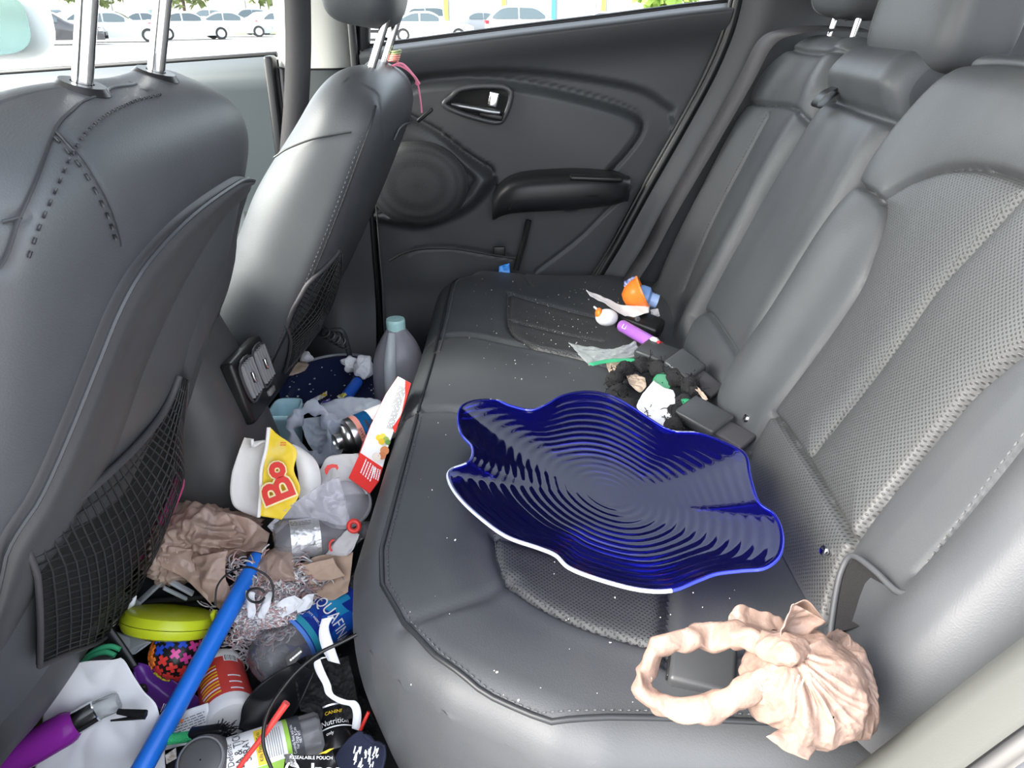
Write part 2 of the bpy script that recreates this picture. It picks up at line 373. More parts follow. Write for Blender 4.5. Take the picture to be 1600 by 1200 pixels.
# inner door handle: bezel, recess, chrome lever and lock tab
HY = DY-.024
bz = catmull([atY(x, y, HY) for x, y in [(694, 163), (705, 151), (718, 140), (745, 135), (782, 135), (797, 142), (797, 158), (788, 182), (778, 191), (750, 186), (715, 175)]], 5, True)
tube('handle_bezel', bz, .0058, mat('satin_bezel', (.05, .053, .058), .3), door, 8, True)
cc = bz.mean(0); mesh('handle_recess', [cc+(0, .012, 0)]+[p+(0, .002, 0) for p in bz], [(0, i+1, (i+1) % len(bz)+1) for i in range(len(bz))], M_void, door)
lev = catmull([atY(x, y, HY-.006) for x, y in [(705, 163), (722, 166), (745, 170), (765, 174), (781, 176)]], 6)
tube('door_handle', lev, np.interp(np.linspace(0, 1, len(lev)), [0, .15, .7, 1], [.003, .006, .0075, .006]), mat('satin_metal', (.30, .31, .33), .32, 1), door, 10)
rbox('lock_tab', atY(771, 155, HY-.004), (.020, .008, .030), M_chrome, door, .003, (0, R(12), 0))
rbox('handle_grip', atY(768, 181, HY-.004), (.05, .010, .013), M_black, door, .004, (0, R(12), 0))
rbox('window_switch', atY(664, 180, DY-.045), (.042, .012, .008), M_black, door, .003, (0, R(-38), 0))
tag(mesh('window_1', [(x, DY+.02, z) for x, z in [(-.31, .84), (.44, .93), (.40, 1.12), (.28, 1.22), (-.27, 1.25)]], [(0, 1, 2, 3, 4)], M_glass, None, False), 'clear window glass of the far rear door', kind='structure')
# upper door frame, rear quarter
tube('window_frame', catmull([(-.315, DY+.01, .84), (-.29, DY, 1.05), (-.26, DY-.02, 1.24), (0, DY-.02, 1.25), (.26, DY-.02, 1.23), (.40, DY, 1.12), (.455, DY+.01, .94)], 8), .016, M_black, door, 8)
# small blue scrap in the door pocket is added with the litter

# ---------------------------------------------------------------- dark quarter trim behind the far rear door
P = []
for z in np.linspace(-.02, 1.28, 50):
    x0 = np.interp(z, DRZ, DRX); row = []
    for k, t in enumerate(np.linspace(0, 1, 30)):
        x = x0+.002+(1.35-x0)*t**1.6; row.append((x, DY-.030-.02*sstep(0, .06, x-x0)-.08*sstep(1.0, 1.3, z), z))
    P.append(row)
struct(grid('wall_right', P, M_plas, flip=True))
for k, (off, rad, m) in enumerate(((.000, .011, M_rubber), (.022, .006, M_plas2), (-.012, .005, M_rubber))):
    tag(tube('trim_%d' % (k+1), catmull([(x+off, DY-.028, z) for z, x in zip(DRZ, DRX)], 6), rad, m, None, 10), 'black rubber door seal beside the rear seat', kind='structure')

# ---------------------------------------------------------------- far front door, seen between the seats
fd = thing('door_2', 'dark front passenger door with white mirror outside', None, (-1.0, DY+.01, 0), kind='structure')
P = []
for x in np.linspace(-1.75, -.505, 40):
    row = []
    for t in np.linspace(0, 1, 40):
        z = .02+t*(sillZ(x)-.02); dz = sillZ(x)-z
        row.append((x, DY+.02-.05*sstep(0, .03, dz)*math.exp(-dz/.35)-.03*sstep(.3, .42, dz), z))
    P.append(row)
grid('door_panel', P, mat('blue_grey_door_plastic', (.060, .072, .080), .45), fd)
tube('glass_seal', [(x, DY+.03, sillZ(x)+.003) for x in np.linspace(-1.75, -.50, 30)], .006, M_rubber, fd)
mir = grid('mirror_housing', [[(-1.185+.135*math.copysign(abs(math.cos(b))**.65, math.cos(b))*math.sin(a)**.6, 1.93+.02+.05*math.cos(a), .905+.085*math.copysign(abs(math.sin(b))**.65, math.sin(b))*math.sin(a)**.6) for b in np.linspace(0, 2*math.pi, 40)] for a in np.linspace(.02, math.pi-.02, 16)], mat('white_mirror_shell', (.78, .80, .80), .3), fd)
mg = []
for b in np.linspace(0, 2*math.pi, 41)[:-1]:
    mg.append((-1.19+.118*math.copysign(abs(math.cos(b))**.65, math.cos(b)), 1.895, .902+.068*math.copysign(abs(math.sin(b))**.65, math.sin(b))))
mesh('mirror_glass', mg, [tuple(range(40))], mat('teal_mirror_glass', (.30, .42, .42), .08, .8), mir, False)
rbox('mirror_foot', (-1.33, 1.86, .84), (.06, .16, .05), M_black, mir, .01)
tag(mesh('window_2', [(x, DY+.035, z) for x, z in [(-1.75, .78), (-.48, .845), (-.44, 1.25), (-1.1, 1.24)]], [(0, 1, 2, 3)], M_glass, None, False), 'front passenger window glass behind the seats', kind='structure')
# B pillar between the far doors
pil = thing('wall_pillar', 'pale grey centre pillar trim between the two far doors', None, (-.41, DY, 0), kind='structure')
def band(z0, z1, xl, xr, dep, n=14):
    P = []
    for z in np.linspace(z0, z1, 12):
        P.append([(lerp(xl(z), xr(z), t), DY+.03-dep*(1-abs(2*t-1)**4), z) for t in np.linspace(0, 1, n)])
    return P
xl = lambda z: -.515+.02*z; xr = lambda z: -.335+.018*(z-.4)
o = grid('upper_trim', band(.815, 1.3, xl, xr, .055), M_pillar, pil, flip=True)
o = grid('lower_trim', band(.0, .815, xl, xr, .06), mat('slate_pillar_plastic', (.055, .062, .068), .5), pil, flip=True)
tube('trim_joint', [(lerp(xl(.815), xr(.815), t), DY+.028-.058*(1-abs(2*t-1)**4), .815) for t in np.linspace(0, 1, 20)], .002, M_void, pil, 6)
rbox('front_seal', (-.505, DY-.01, .42), (.02, .04, .84), M_rubber, pil, .006)
rbox('rear_seal', (-.328, DY-.008, .50), (.018, .03, 1.0), M_rubber, pil, .006)
rbox('leak_blocker', (-.318, DY+.045, .41), (.07, .012, .86), M_rubber, pil, .003); rbox('leak_blocker', (-.508, DY+.055, .41), (.07, .012, .84), M_rubber, pil, .003)  # added black strips, blocking light that leaks past the pillar edges
# lower B pillar / sill behind the far front seat
P = []
for z in np.linspace(-.02, .52, 20):
    P.append([(x, DY-.03-.05*math.exp(-((x+.42)/.10)**2)-.09*sstep(.35, .05, z), z) for x in np.linspace(-.60, -.318, 24)])
struct(grid('wall_pillar_base', P, M_plas, flip=True))

# ---------------------------------------------------------------- front end: dash, windscreen, near side, tailgate
P = [[(x, y, z) for y in np.linspace(.38, 1.78, 12)] for x, z in [(-1.25, .1), (-1.22, .5), (-1.2, .70), (-1.26, .78), (-1.45, .80), (-1.9, .80)]]
struct(grid('wall_front', P, M_plas2))
tag(mesh('window_3', [(-1.85, .45, .80), (-1.85, 1.70, .80), (-1.0, 1.6, 1.30), (-1.0, .55, 1.30)], [(0, 1, 2, 3)], M_glass, None, False), 'windscreen glass', kind='structure')
# near side: front door body, pillar and rear wheel-arch wall (the near rear door stands open)
nd = thing('door_3', 'closed near front door', None, (-1.0, .36, 0), kind='structure')
mesh('door_panel', [(-1.7, .36, .0), (-.5, .36, .0), (-.5, .36, .83), (-1.7, .36, .78)], [(0, 1, 2, 3)], M_plas, nd, False)
mesh('outer_skin', [(-1.7, .31, .0), (-.5, .31, .0), (-.5, .31, .83), (-1.7, .31, .78)], [(3, 2, 1, 0)], M_paint, nd, False)
np_ = thing('wall_near_pillar', 'near centre pillar', None, (-.43, .36, 0), kind='structure')
o = MB().box((-.46, .37, .60), (.13, .08, 1.40)).build('pillar_trim', M_plas, np_, sharp=None); bevel(o, .02)
# tailgate
P = [[(x, y, z) for y in np.linspace(.40, 1.74, 8)] for x, z in [(1.34, .0), (1.36, .5), (1.33, .82)]]
struct(grid('wall_back', P, M_plas, flip=True))
tag(mesh('window_4', [(1.33, .5, .82), (1.33, 1.64, .82), (1.18, 1.6, 1.27), (1.18, .54, 1.27)], [(0, 1, 2, 3)], M_glass, None, False), 'rear window glass', kind='structure')
tag(mesh('window_5', [(-1.6, .33, .80), (-.5, .33, .84), (-.46, .45, 1.25), (-1.0, .45, 1.25)], [(0, 1, 2, 3)], M_glass, None, False), 'near front window glass', kind='structure')
# near rear wheel-arch trim and painted door frame, lower right of the photo
def swept(name, prof, m):
    """profile (dx outwards along the frame normal, Y) carried along the door opening"""
    Z = np.array([.02, .10, .20, .30, .36, .42, .48, .55, .62, .70, .80, .9]); Xc = np.interp(Z, [-.05, .10, .25, .36, .55, .9], [.10, .135, .19, .245, .375, .53]); C = catmull(np.stack([Xc, Z], 1), 5)
    T = np.gradient(C, axis=0); T /= np.linalg.norm(T, axis=1)[:, None]; N = np.stack([T[:, 1], -T[:, 0]], 1)
    P = [[(c[0]+n[0]*dx, y, c[1]+n[1]*dx) for dx, y in prof] for c, n in zip(C, N)]
    return struct(grid(name, P, m, flip=True))
tr = swept('wall_left', [(.10, .438), (.06, .436), (.022, .430), (.010, .422), (.0, .408), (-.002, .395), (.004, .372), (.004, .366)], M_sill)
swept('trim_4', [(.004, .367), (.000, .362), (.010, .356), (.012, .350)], M_rubber)
swept('trim_5', [(.010, .352), (.002, .344), (.002, .325), (.010, .318)], mat('slate_door_frame', (.10, .11, .125), .4))
swept('trim_6', [(.010, .320), (.006, .300), (.015, .27), (.05, .24), (.12, .23), (.3, .23)], M_paint)
# ================================================================== rear bench
CX0, CX1, CYN, CYF, CZT = -.186, .345, .455, 1.70, .36
bench = thing('rear_bench_seat', 'black leather rear bench seat with perforated inserts', 'car seat', (.1, 1.07, 0))
def dashes(name, P, parent, m, step=.0075, ln=.0045, r=.0008, lift=(0, 0, .0005)):
    """row of stitches along a 3-D polyline"""
    P = np.asarray(P); L = np.linalg.norm(np.diff(P, axis=0), axis=1).sum(); n = max(2, int(L/step)); Q = resample(P, n*4); b = MB()
    for k in range(n-1):
        a = Q[k*4]+lift; c = Q[k*4+2]+lift; b.add(*tube_geo([a, c], r, 4))
    return b.build(name, m, parent, sharp=None)
def front_x(y):       # plan outline of the cushion: square at the far end, rounded at the near corner
    return np.interp(y, [.44, .455, .47, .49, .52, .56, .60, .66, .72, 1.10, 1.62, 1.66, 1.70], [.14, .08, .035, .0, -.062, -.112, -.145, -.176, CX0, CX0+.006, CX0+.020, CX0+.035, CX0+.08])
outl = np.array([[front_x(y), y] for y in np.linspace(CYN, CYF, 160)]); near_edge = np.array([[x, CYN-.012*sstep(.1, .35, x)] for x in np.linspace(front_x(CYN), CX1+.05, 30)])
outl = np.vstack([near_edge[::-1], outl, [[CX1+.05, CYF]]])
cz = lambda L, z=CZT: catmull([atZ(x, y, z)[:2] for x, y in L], 6)
SEAM_C = [  # (curve, groove depth, width)
    (cz([(640, 648), (690, 646), (735, 652), (800, 668)]), .012, .006),                    # split between centre and near cushion
    (cz([(672, 535), (720, 530), (790, 538), (880, 552), (960, 575)]), .008, .006),        # split between far and centre cushion
    (cz([(632, 985), (680, 965), (735, 945), (765, 930), (800, 905)]), .004, .007),        # crease
    (cz([(772, 838), (778, 875), (795, 910), (840, 938), (910, 968), (980, 990), (1045, 1010)]), .006, .004),   # near insert
    (cz([(772, 838), (820, 846), (900, 860), (1000, 880)]), .004, .004),
    (cz([(1048, 870), (1046, 930), (1044, 990), (1043, 1030)]), .010, .007),               # channel
    (cz([(795, 474), (793, 495), (798, 520), (830, 540), (880, 553), (940, 566)]), .006, .004),   # far insert
    (cz([(795, 474), (850, 482), (930, 497)]), .004, .003), (cz([(795, 506), (850, 513), (940, 530)]), .004, .003),
    (cz([(800, 428), (815, 440), (830, 460)]), .003, .003),
]
nx, ny = 170, 300; tx = np.linspace(0, 1, nx)**1.35; yy = np.linspace(CYN, CYF, ny)
XX = np.stack([front_x(y)+(CX1+.05-front_x(y))*tx for y in yy], 1); YY = np.tile(yy, (nx, 1)); YY = YY-.012*sstep(.1, .35, XX)*(1-sstep(CYN, CYN+.06, YY))
Q = np.stack([XX.ravel(), YY.ravel()], 1); d = distpoly(Q, outl[1:-1])
Rr = .045
Zc = CZT-(Rr-np.sqrt(np.clip(Rr**2-np.clip(Rr-d, 0, Rr)**2, 0, None)))
def bench_top(x, y):   # seat shape: shallow dishes, slight fall to the back
    return .010*np.exp(-((x+.08)/.09)**2)-.012*np.exp(-(((x-.12)/.17)**2+((y-.72)/.19)**2))-.010*np.exp(-(((x-.12)/.17)**2+((y-1.50)/.15)**2))-.02*sstep(.22, .34, x)+.022*sstep(1.36, 1.60, y)
Zc += bench_top(Q[:, 0], Q[:, 1])
for c, dep, w in SEAM_C:
    ds = distpoly(Q, c); Zc -= dep*np.exp(-(ds/w)**2); Zc += .0010*np.exp(-((ds-.016)/.012)**2)
INS_N = np.vstack([SEAM_C[3][0], cz([(1045, 1010), (1046, 880)]), SEAM_C[4][0][::-1]])
INS_F = np.vstack([SEAM_C[6][0], cz([(940, 566), (945, 530), (930, 497)]), SEAM_C[7][0][::-1]])
P = np.stack([Q[:, 0], Q[:, 1], Zc], 1).reshape(nx, ny, 3)
fs = gridf(nx, ny)[:, ::-1]; cen = P.reshape(-1, 3)[fs].mean(1)
def bottom_z(x): return interp(x, [-.2, -.1, .05, .3], [.08, .10, .17, .22])
def split(prefix_regions, P, fs, cen2, uv, parent):
    used = np.zeros(len(fs), bool)
    for nm, poly, m, lab in prefix_regions:
        sel = (inside(cen2, poly) if poly is not None else np.ones(len(fs), bool)) & ~used; used |= sel
        f = fs[sel]; ids, inv = np.unique(f, return_inverse=True); o = mesh(nm, P.reshape(-1, 3)[ids], inv.reshape(f.shape), m, parent, uv=uv[ids])
        if lab: o['label'] = lab
uvc = Q.copy()
big = lambda y0, y1: np.array([[-1, y0], [1, y0], [1, y1], [-1, y1]])
sp1 = SEAM_C[0][0][:, 1].mean(); sp2 = 1.28
split([('seat_insert', INS_N, M_perf, None), ('seat_insert', INS_F, M_perf, None),
       ('cushion_near', big(0, sp1), M_leather, None), ('cushion_middle', big(sp1, sp2), M_leather, None), ('cushion_far', None, M_leather, None)], P, fs, cen[:, :2], uvc, bench)
# front and near skirts of the cushion
bl = np.vstack([P[::-1, 0], P[0, 1:]]); sk = []
for t in np.linspace(0, 1, 10):
    ctr = np.array([.3, 1.07]); row = []
    for p in bl:
        zb = interp(p[0], [-.16, -.1, .05, .3], [.07, .09, .17, .22]); dirn = ctr-p[:2]; dirn /= np.linalg.norm(dirn)
        row.append((p[0]+dirn[0]*.05*t**1.5+(.012*math.sin(math.pi*t)*-dirn[0]), p[1]+dirn[1]*.02*t**1.5, lerp(p[2], zb, t)))
    sk.append(row)
grid('cushion_skirt', sk, M_leather, bench, flip=False)
# piping along the top edge, double on the far half
def rimline(off, y0, y1, near=True):
    pts = []
    if near: pts += [np.array([x, CYN+off-.012*sstep(.1, .35, x)]) for x in np.linspace(.30, front_x(CYN)+off, 20)]
    pts += [np.array([front_x(y)+off, max(y, CYN+off)]) for y in np.linspace(max(y0, CYN+.01), y1, 70)]
    pts = np.array(pts); dd = distpoly(pts, outl[1:-1]); z = CZT-(Rr-np.sqrt(np.clip(Rr**2-np.clip(Rr-dd, 0, Rr)**2, 0, None)))+bench_top(pts[:, 0], pts[:, 1])
    return np.c_[pts, z+.0008]
pl = rimline(.036, CYN, sp1-.003); tube('piping', pl, .0030, M_piping, bench, 8)
dashes('stitching', rimline(.043, CYN, sp1-.005), bench, M_stitch)
tube('piping', rimline(.036, sp1+.006, sp2, False), .0024, M_piping, bench, 8)
tube('piping', rimline(.034, sp2+.01, 1.66, False), .0028, M_piping, bench, 8); tube('piping', rimline(.043, sp2+.01, 1.65, False), .0018, M_stitch, bench, 6)
def on_cushion(c, off=.001):
    dd = distpoly(c, outl[1:-1]); z = CZT-(Rr-np.sqrt(np.clip(Rr**2-np.clip(Rr-dd, 0, Rr)**2, 0, None)))+bench_top(c[:, 0], c[:, 1]); return np.c_[c, z+off]
for k in (3, 6, 7, 8): dashes('stitching', on_cushion(SEAM_C[k][0])+np.array([0, .004, 0]), bench, M_stitch, .006)
def seat_z(x, y):
    return float(on_cushion(np.array([[x, y]]), 0)[0, 2])

# ---------------------------------------------------------------- backrests
REC = R(22); BT = np.array([math.sin(REC), 0, math.cos(REC)]); BN = np.array([-math.cos(REC), 0, math.sin(REC)]); B0 = np.array([.335, 0, .335])
def bpt(y, t, h=0.): return B0+np.array([0, y, 0])+BT*t+BN*h
def buv(px, py, h=.012):
    p = atP(px, py, B0+BN*h, BN); q = p-B0; return (p[1], float(q@BT))
bc = lambda L, n=6: catmull([buv(x, y) for x, y in L], n)
S_A = bc([(1150, 715), (1140, 660), (1140, 610), (1160, 557), (1217, 452), (1270, 360), (1326, 264), (1379, 170), (1420, 110), (1450, 60)])          # near / centre split
S_L = bc([(1078, 560), (1062, 520), (1085, 492), (1109, 450), (1180, 311), (1240, 208), (1277, 150), (1310, 95), (1330, 60)])                                # centre / far split
S_B = bc([(1328, 281), (1352, 294), (1369, 311), (1372, 337), (1355, 390), (1330, 450), (1272, 540), (1208, 645), (1180, 690), (1170, 706)])
S_Bt = bc([(1290, 322), (1310, 296), (1328, 281)])
S_C = bc([(1369, 311), (1395, 290), (1425, 272), (1480, 256), (1540, 260), (1600, 282), (1680, 330)])
S_D = bc([(1208, 646), (1235, 680), (1270, 735), (1303, 790), (1333, 848)])
S_E = bc([(1680, 465), (1584, 540), (1540, 577), (1497, 618), (1412, 724), (1337, 846), (1300, 920), (1285, 965)])
S_F = bc([(1700, 560), (1600, 693), (1530, 785), (1444, 900)])
S_G = bc([(1680, 200), (1596, 289), (1520, 372), (1450, 450), (1387, 540), (1320, 635), (1265, 718)])
S_T = bc([(1410, 128), (1450, 96), (1500, 86), (1551, 84), (1600, 94), (1660, 110)])
S_Ar = bc([(1081, 491), (1102, 486), (1125, 515), (1151, 557)])
S_Fa = bc([(1100, 290), (1135, 199), (1161, 172), (1202, 161), (1232, 165), (1246, 174), (1252, 190)])
S_Fb = bc([(1135, 199), (1110, 260), (1080, 330), (1052, 400), (1036, 440)])
S_Ft = bc([(1199, 60), (1225, 73), (1262, 79), (1300, 77), (1309, 80), (1307, 94)])
S_Fs = bc([(1195, 178), (1150, 262), (1100, 360), (1062, 450)])
S_C1 = bc([(1130, 500), (1165, 440), (1225, 330), (1300, 205), (1330, 150)])
def backrest(nm, y0, y1, t1, seams, regions, topw, hfun, ny=130, nt=210, edge=(.03, .03)):
    ye = np.linspace(0, 1, ny); te = np.linspace(0, 1, nt)
    A, Tt = np.meshgrid(ye, te, indexing='ij')
    T = Tt*t1; tw = lambda t: topw*sstep(t1-.16, t1, t)**1.5
    Yl = np.interp(T, *y0)+tw(T)*edge[0]/.03*.5; Yr = np.interp(T, *y1)-tw(T)*edge[1]/.03
    Y = Yl+(Yr-Yl)*A; Q = np.stack([Y.ravel(), T.ravel()], 1)
    de = np.minimum((Y-Yl), (Yr-Y)).ravel(); dt = (t1-T).ravel()
    Re = .035; h = hfun(Q[:, 0], Q[:, 1])
    h -= Re-np.sqrt(np.clip(Re**2-np.clip(Re-de, 0, Re)**2, 0, None)); Rt = .06; h -= (Rt-np.sqrt(np.clip(Rt**2-np.clip(Rt-dt, 0, Rt)**2, 0, None)))
    near = np.full(len(Q), 1e9)
    for c, dep, w in seams:
        ds = distpoly(Q, c); near = np.minimum(near, ds); h -= dep*np.exp(-(ds/w)**2)
    h += .010*(1-np.exp(-near/.022))
    # a few soft wrinkles
    h += np.array([.0012*noise.noise(Vector((q[0]*22, q[1]*9, 3.3))) for q in Q])
    P = np.array([bpt(q[0], q[1], hh) for q, hh in zip(Q, h)]).reshape(ny, nt, 3)
    fs = gridf(ny, nt); cen = Q[fs].mean(1)
    split(regions, P, fs, cen, Q, bench)
    b = [P[0, :, :], P[-1, :, :]]
    # sides and back so that it is a solid cushion
    back = lambda p: p-BN*.085
    for s, row in ((0, P[0]), (1, P[-1])):
        g = np.stack([row, [back(p) for p in row]], 0); grid('backrest_side', g, M_leather, bench, flip=(s == 0))
    grid('backrest_back', np.stack([[back(p) for p in P[0]], [back(p) for p in P[-1]]], 0), M_plas, bench, flip=True)
    g = np.stack([P[:, -1], [back(p) for p in P[:, -1]]], 0); grid('backrest_top', g, M_leather, bench)
    from mathutils.bvhtree import BVHTree
    return P, Q, h
TB = .60
hn = lambda y, t: .030*np.exp(-((y-.50)/.06)**2)+.024*np.exp(-((y-1.05)/.05)**2)*sstep(.5, .3, t)+.012*np.exp(-((t-.08)/.09)**2)
INS_B = np.vstack([S_B[::-1][6:], S_C, S_E[:-12], S_D[::-1]])
LUM = np.vstack([S_D, S_E[-14:], bc([(1285, 965), (1240, 880), (1170, 706)])])
near_b = backrest('near', (np.array([0, .6]), np.array([.450, .450])), (np.array([0, .02, .05, .1, .2, .6]), np.array([1.0, 1.04, 1.085, 1.108, 1.116, 1.098])), TB,
    [(S_B, .010, .004), (S_Bt, .006, .004), (S_C, .009, .004), (S_D, .009, .004), (S_E, .011, .005), (S_F, .004, .003), (S_T, .005, .004), (S_G, .003, .003)],
    [('backrest_insert', INS_B, M_perf, None), ('lumbar_insert', LUM, M_perf, None), ('backrest_near', None, M_leather, None)], .05, hn, 200, 230)
hc = lambda y, t: .004+.020*sstep(.49, .53, t)-.004*np.exp(-((t-.3)/.15)**2)+.012*sstep(.13, .03, t)
S_P = np.array([[1.05, .487], [1.20, .489], [1.42, .497]])
backrest('middle', (np.array([0, .02, .05, .1, .2, .6]), np.array([1.002, 1.042, 1.087, 1.110, 1.118, 1.10])), (np.array([0, .06, .3, .6]), np.array([1.335, 1.388, 1.392, 1.355])), TB-.01,
    [(S_Ar, .010, .004), (S_P, .014, .007)], [('backrest_middle', None, M_leather, None)], .02, hc, 90, 200)
hf = lambda y, t: .024*np.exp(-((y-1.66)/.05)**2)+.010*np.exp(-((y-1.42)/.03)**2)
INS_FB = np.vstack([S_Fb[::-1], S_Fa[6:], bc([(1246, 174), (1180, 300), (1090, 470), (1040, 440)])])
backrest('far', (np.array([0, .06, .3, .6]), np.array([1.337, 1.390, 1.394, 1.357])), (np.array([0, .6]), np.array([1.695, 1.675])), TB+.005,
    [(S_Fa, .008, .004), (S_Fb, .008, .004), (S_Ft, .006, .004), (S_Fs, .003, .003)], [('backrest_insert', INS_FB, M_leather, None), ('backrest_far', None, M_leather, None)], .05, hf, 110, 200)
lift = lambda C, h: np.array([bpt(y, t, h) for y, t in C])
for C, hh in ((S_F, .018),):
    dashes('stitching', lift(C, hh), bench, M_stitch, .009, r=.0011)
for C, hh in ((S_G, .0085), (S_Fs, .009)): dashes('stitching', lift(C, hh), bench, M_stitch, .0065, r=.0007)
# bottom filler strip where cushion and backrest meet
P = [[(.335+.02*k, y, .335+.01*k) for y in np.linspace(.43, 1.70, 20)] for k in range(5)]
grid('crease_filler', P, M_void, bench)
# metal snap buttons
for px, py in ((1176, 657), (1301, 865)):
    y, t = buv(px, py); p = bpt(y, t, .022)
    lathe('snap_button', [(.0065, -.004), (.0065, .001), (.0052, .003), (.003, .0022), (.0001, .0018)], M_chrome, frame(p, p+BN), bench, 20)
# pull strap of the fold-down armrest
y, t = buv(1300, 165); s0 = bpt(y, t+.02, .008); s1 = bpt(y+.035, t-.004, .022)
loop = catmull([bpt(y+.01, t+.035, .010), bpt(y+.012, t+.012, .030), bpt(y+.014, t-.008, .034), bpt(y+.014, t-.010, .026), bpt(y+.010, t+.010, .018), bpt(y+.008, t+.035, .006)], 6)
w = np.array([0, .014, 0])
grid('pull_strap', np.stack([loop-w, loop+w], 1), M_black, bench); 
# head restraints of the bench (centre one in view, far one just touching the frame)
def headrest(y, dz, wid, hgt, dep, posts=True, tilt=REC, px=None, parent=bench, m2=None, base=None):
    base = base if base is not None else bpt(y, TB-.02, -.045); t_ = np.array([math.sin(tilt*.45), 0, math.cos(tilt*.45)]); n_ = np.array([-t_[2], 0, t_[0]])
    c = base+t_*(dz+hgt/2); rows = []
    for a in np.linspace(.001, math.pi-.001, 28):
        row = []
        for b in np.linspace(0, 2*math.pi, 49)[:-1]:
            e = .50; sa = math.sin(a)**e; ca = math.copysign(abs(math.cos(a))**.55, math.cos(a))
            yb = wid/2*sa*math.copysign(abs(math.cos(b))**e, math.cos(b)); nb = dep/2*sa*math.copysign(abs(math.sin(b))**e, math.sin(b))
            row.append(c+t_*(-ca*hgt/2)+np.array([0, yb, 0])+n_*nb)
        rows.append(row)
    h = grid('headrest', rows, M_leather, parent, False, True)
    tube('headrest_seam', [r[k] for k in (6,) for r in rows], .0018, M_piping, h, 6)
    tube('headrest_seam', [r[42] for r in rows], .0018, M_piping, h, 6)
    if posts:
        for s in (-1, 1):
            p = base+np.array([0, s*.055, 0]); tube('post', [p-t_*.03, p+t_*(dz+.03)], .0055, M_chrome, h, 12)
            lathe('post_collar', [(.014, -.004), (.014, .006), (.008, .010), (.006, .010)], M_black, frame(p, p+t_), h, 20)
    return h
headrest(1.20, -.018, .26, .17, .12)
headrest(1.545, .055, .25, .17, .10)
headrest(.70, .06, .25, .17, .10)
# ================================================================== front seats
class Seat:
    def __init__(s, base, rec, W, A, T, t0, t1):
        s.b = np.array(base, float); s.t = np.array([math.sin(rec), 0, math.cos(rec)]); s.n = np.array([math.cos(rec), 0, -math.sin(rec)])
        s.W, s.A, s.T, s.t0, s.t1 = W, A, T, t0, t1; s.p = 3.4; s.rec = rec
    def w(s, t):
        t = np.asarray(t, float); w = s.W*np.interp(t, [-.05, 0, .12, .3, .45, .8], [.88, .91, .97, 1., .99, .97]); k = np.clip((t-s.t0)/(s.T-s.t0), 0, 1)
        return w*(1-k**3.6)**(1/3.2)
    def a(s, t):
        k = np.clip((np.asarray(t, float)-s.t1)/(s.T-s.t1), 0, 1); return s.A*(1-k**2.4)**(1/2.4)
    def rear(s, y, t):       # rear surface height above the seat's mid plane
        w = np.maximum(s.w(t), 1e-4); k = np.clip(np.abs(y)/w, 0, 1); return s.a(t)*(1-k**s.p)**(1/s.p)+s.curve(t)
    def curve(s, t): return .020*np.cos((np.asarray(t)-.30)/.30*1.2)-.02      # slight hollow profile
    def pt(s, y, t, n): return s.b+np.array([0, y, 0])+s.t*t+s.n*n
    def uv(s, px, py):       # first hit of the sight line with the seat's rear surface
        d = ray(px, py); k = np.linspace(.25, 2.4, 2600); q = O+k[:, None]*d-s.b; y = q[:, 1]; t = q@s.t; n = q@s.n
        ok = (np.abs(y) < s.w(t)*.999) & (t < s.T) & (n < s.rear(y, t)) & (n > -.12)
        if ok.any(): i = int(np.argmax(ok)); return (y[i], t[i])
        i = int(np.argmin(np.abs(n-s.A*.2)+np.clip(np.abs(y)-s.W, 0, 9)*3)); return (float(np.clip(y[i], -s.W*.97, s.W*.97)), t[i])
    def on(s, C, off=.002): return np.array([s.pt(y, t, float(s.rear(y, t))+off) for y, t in C])
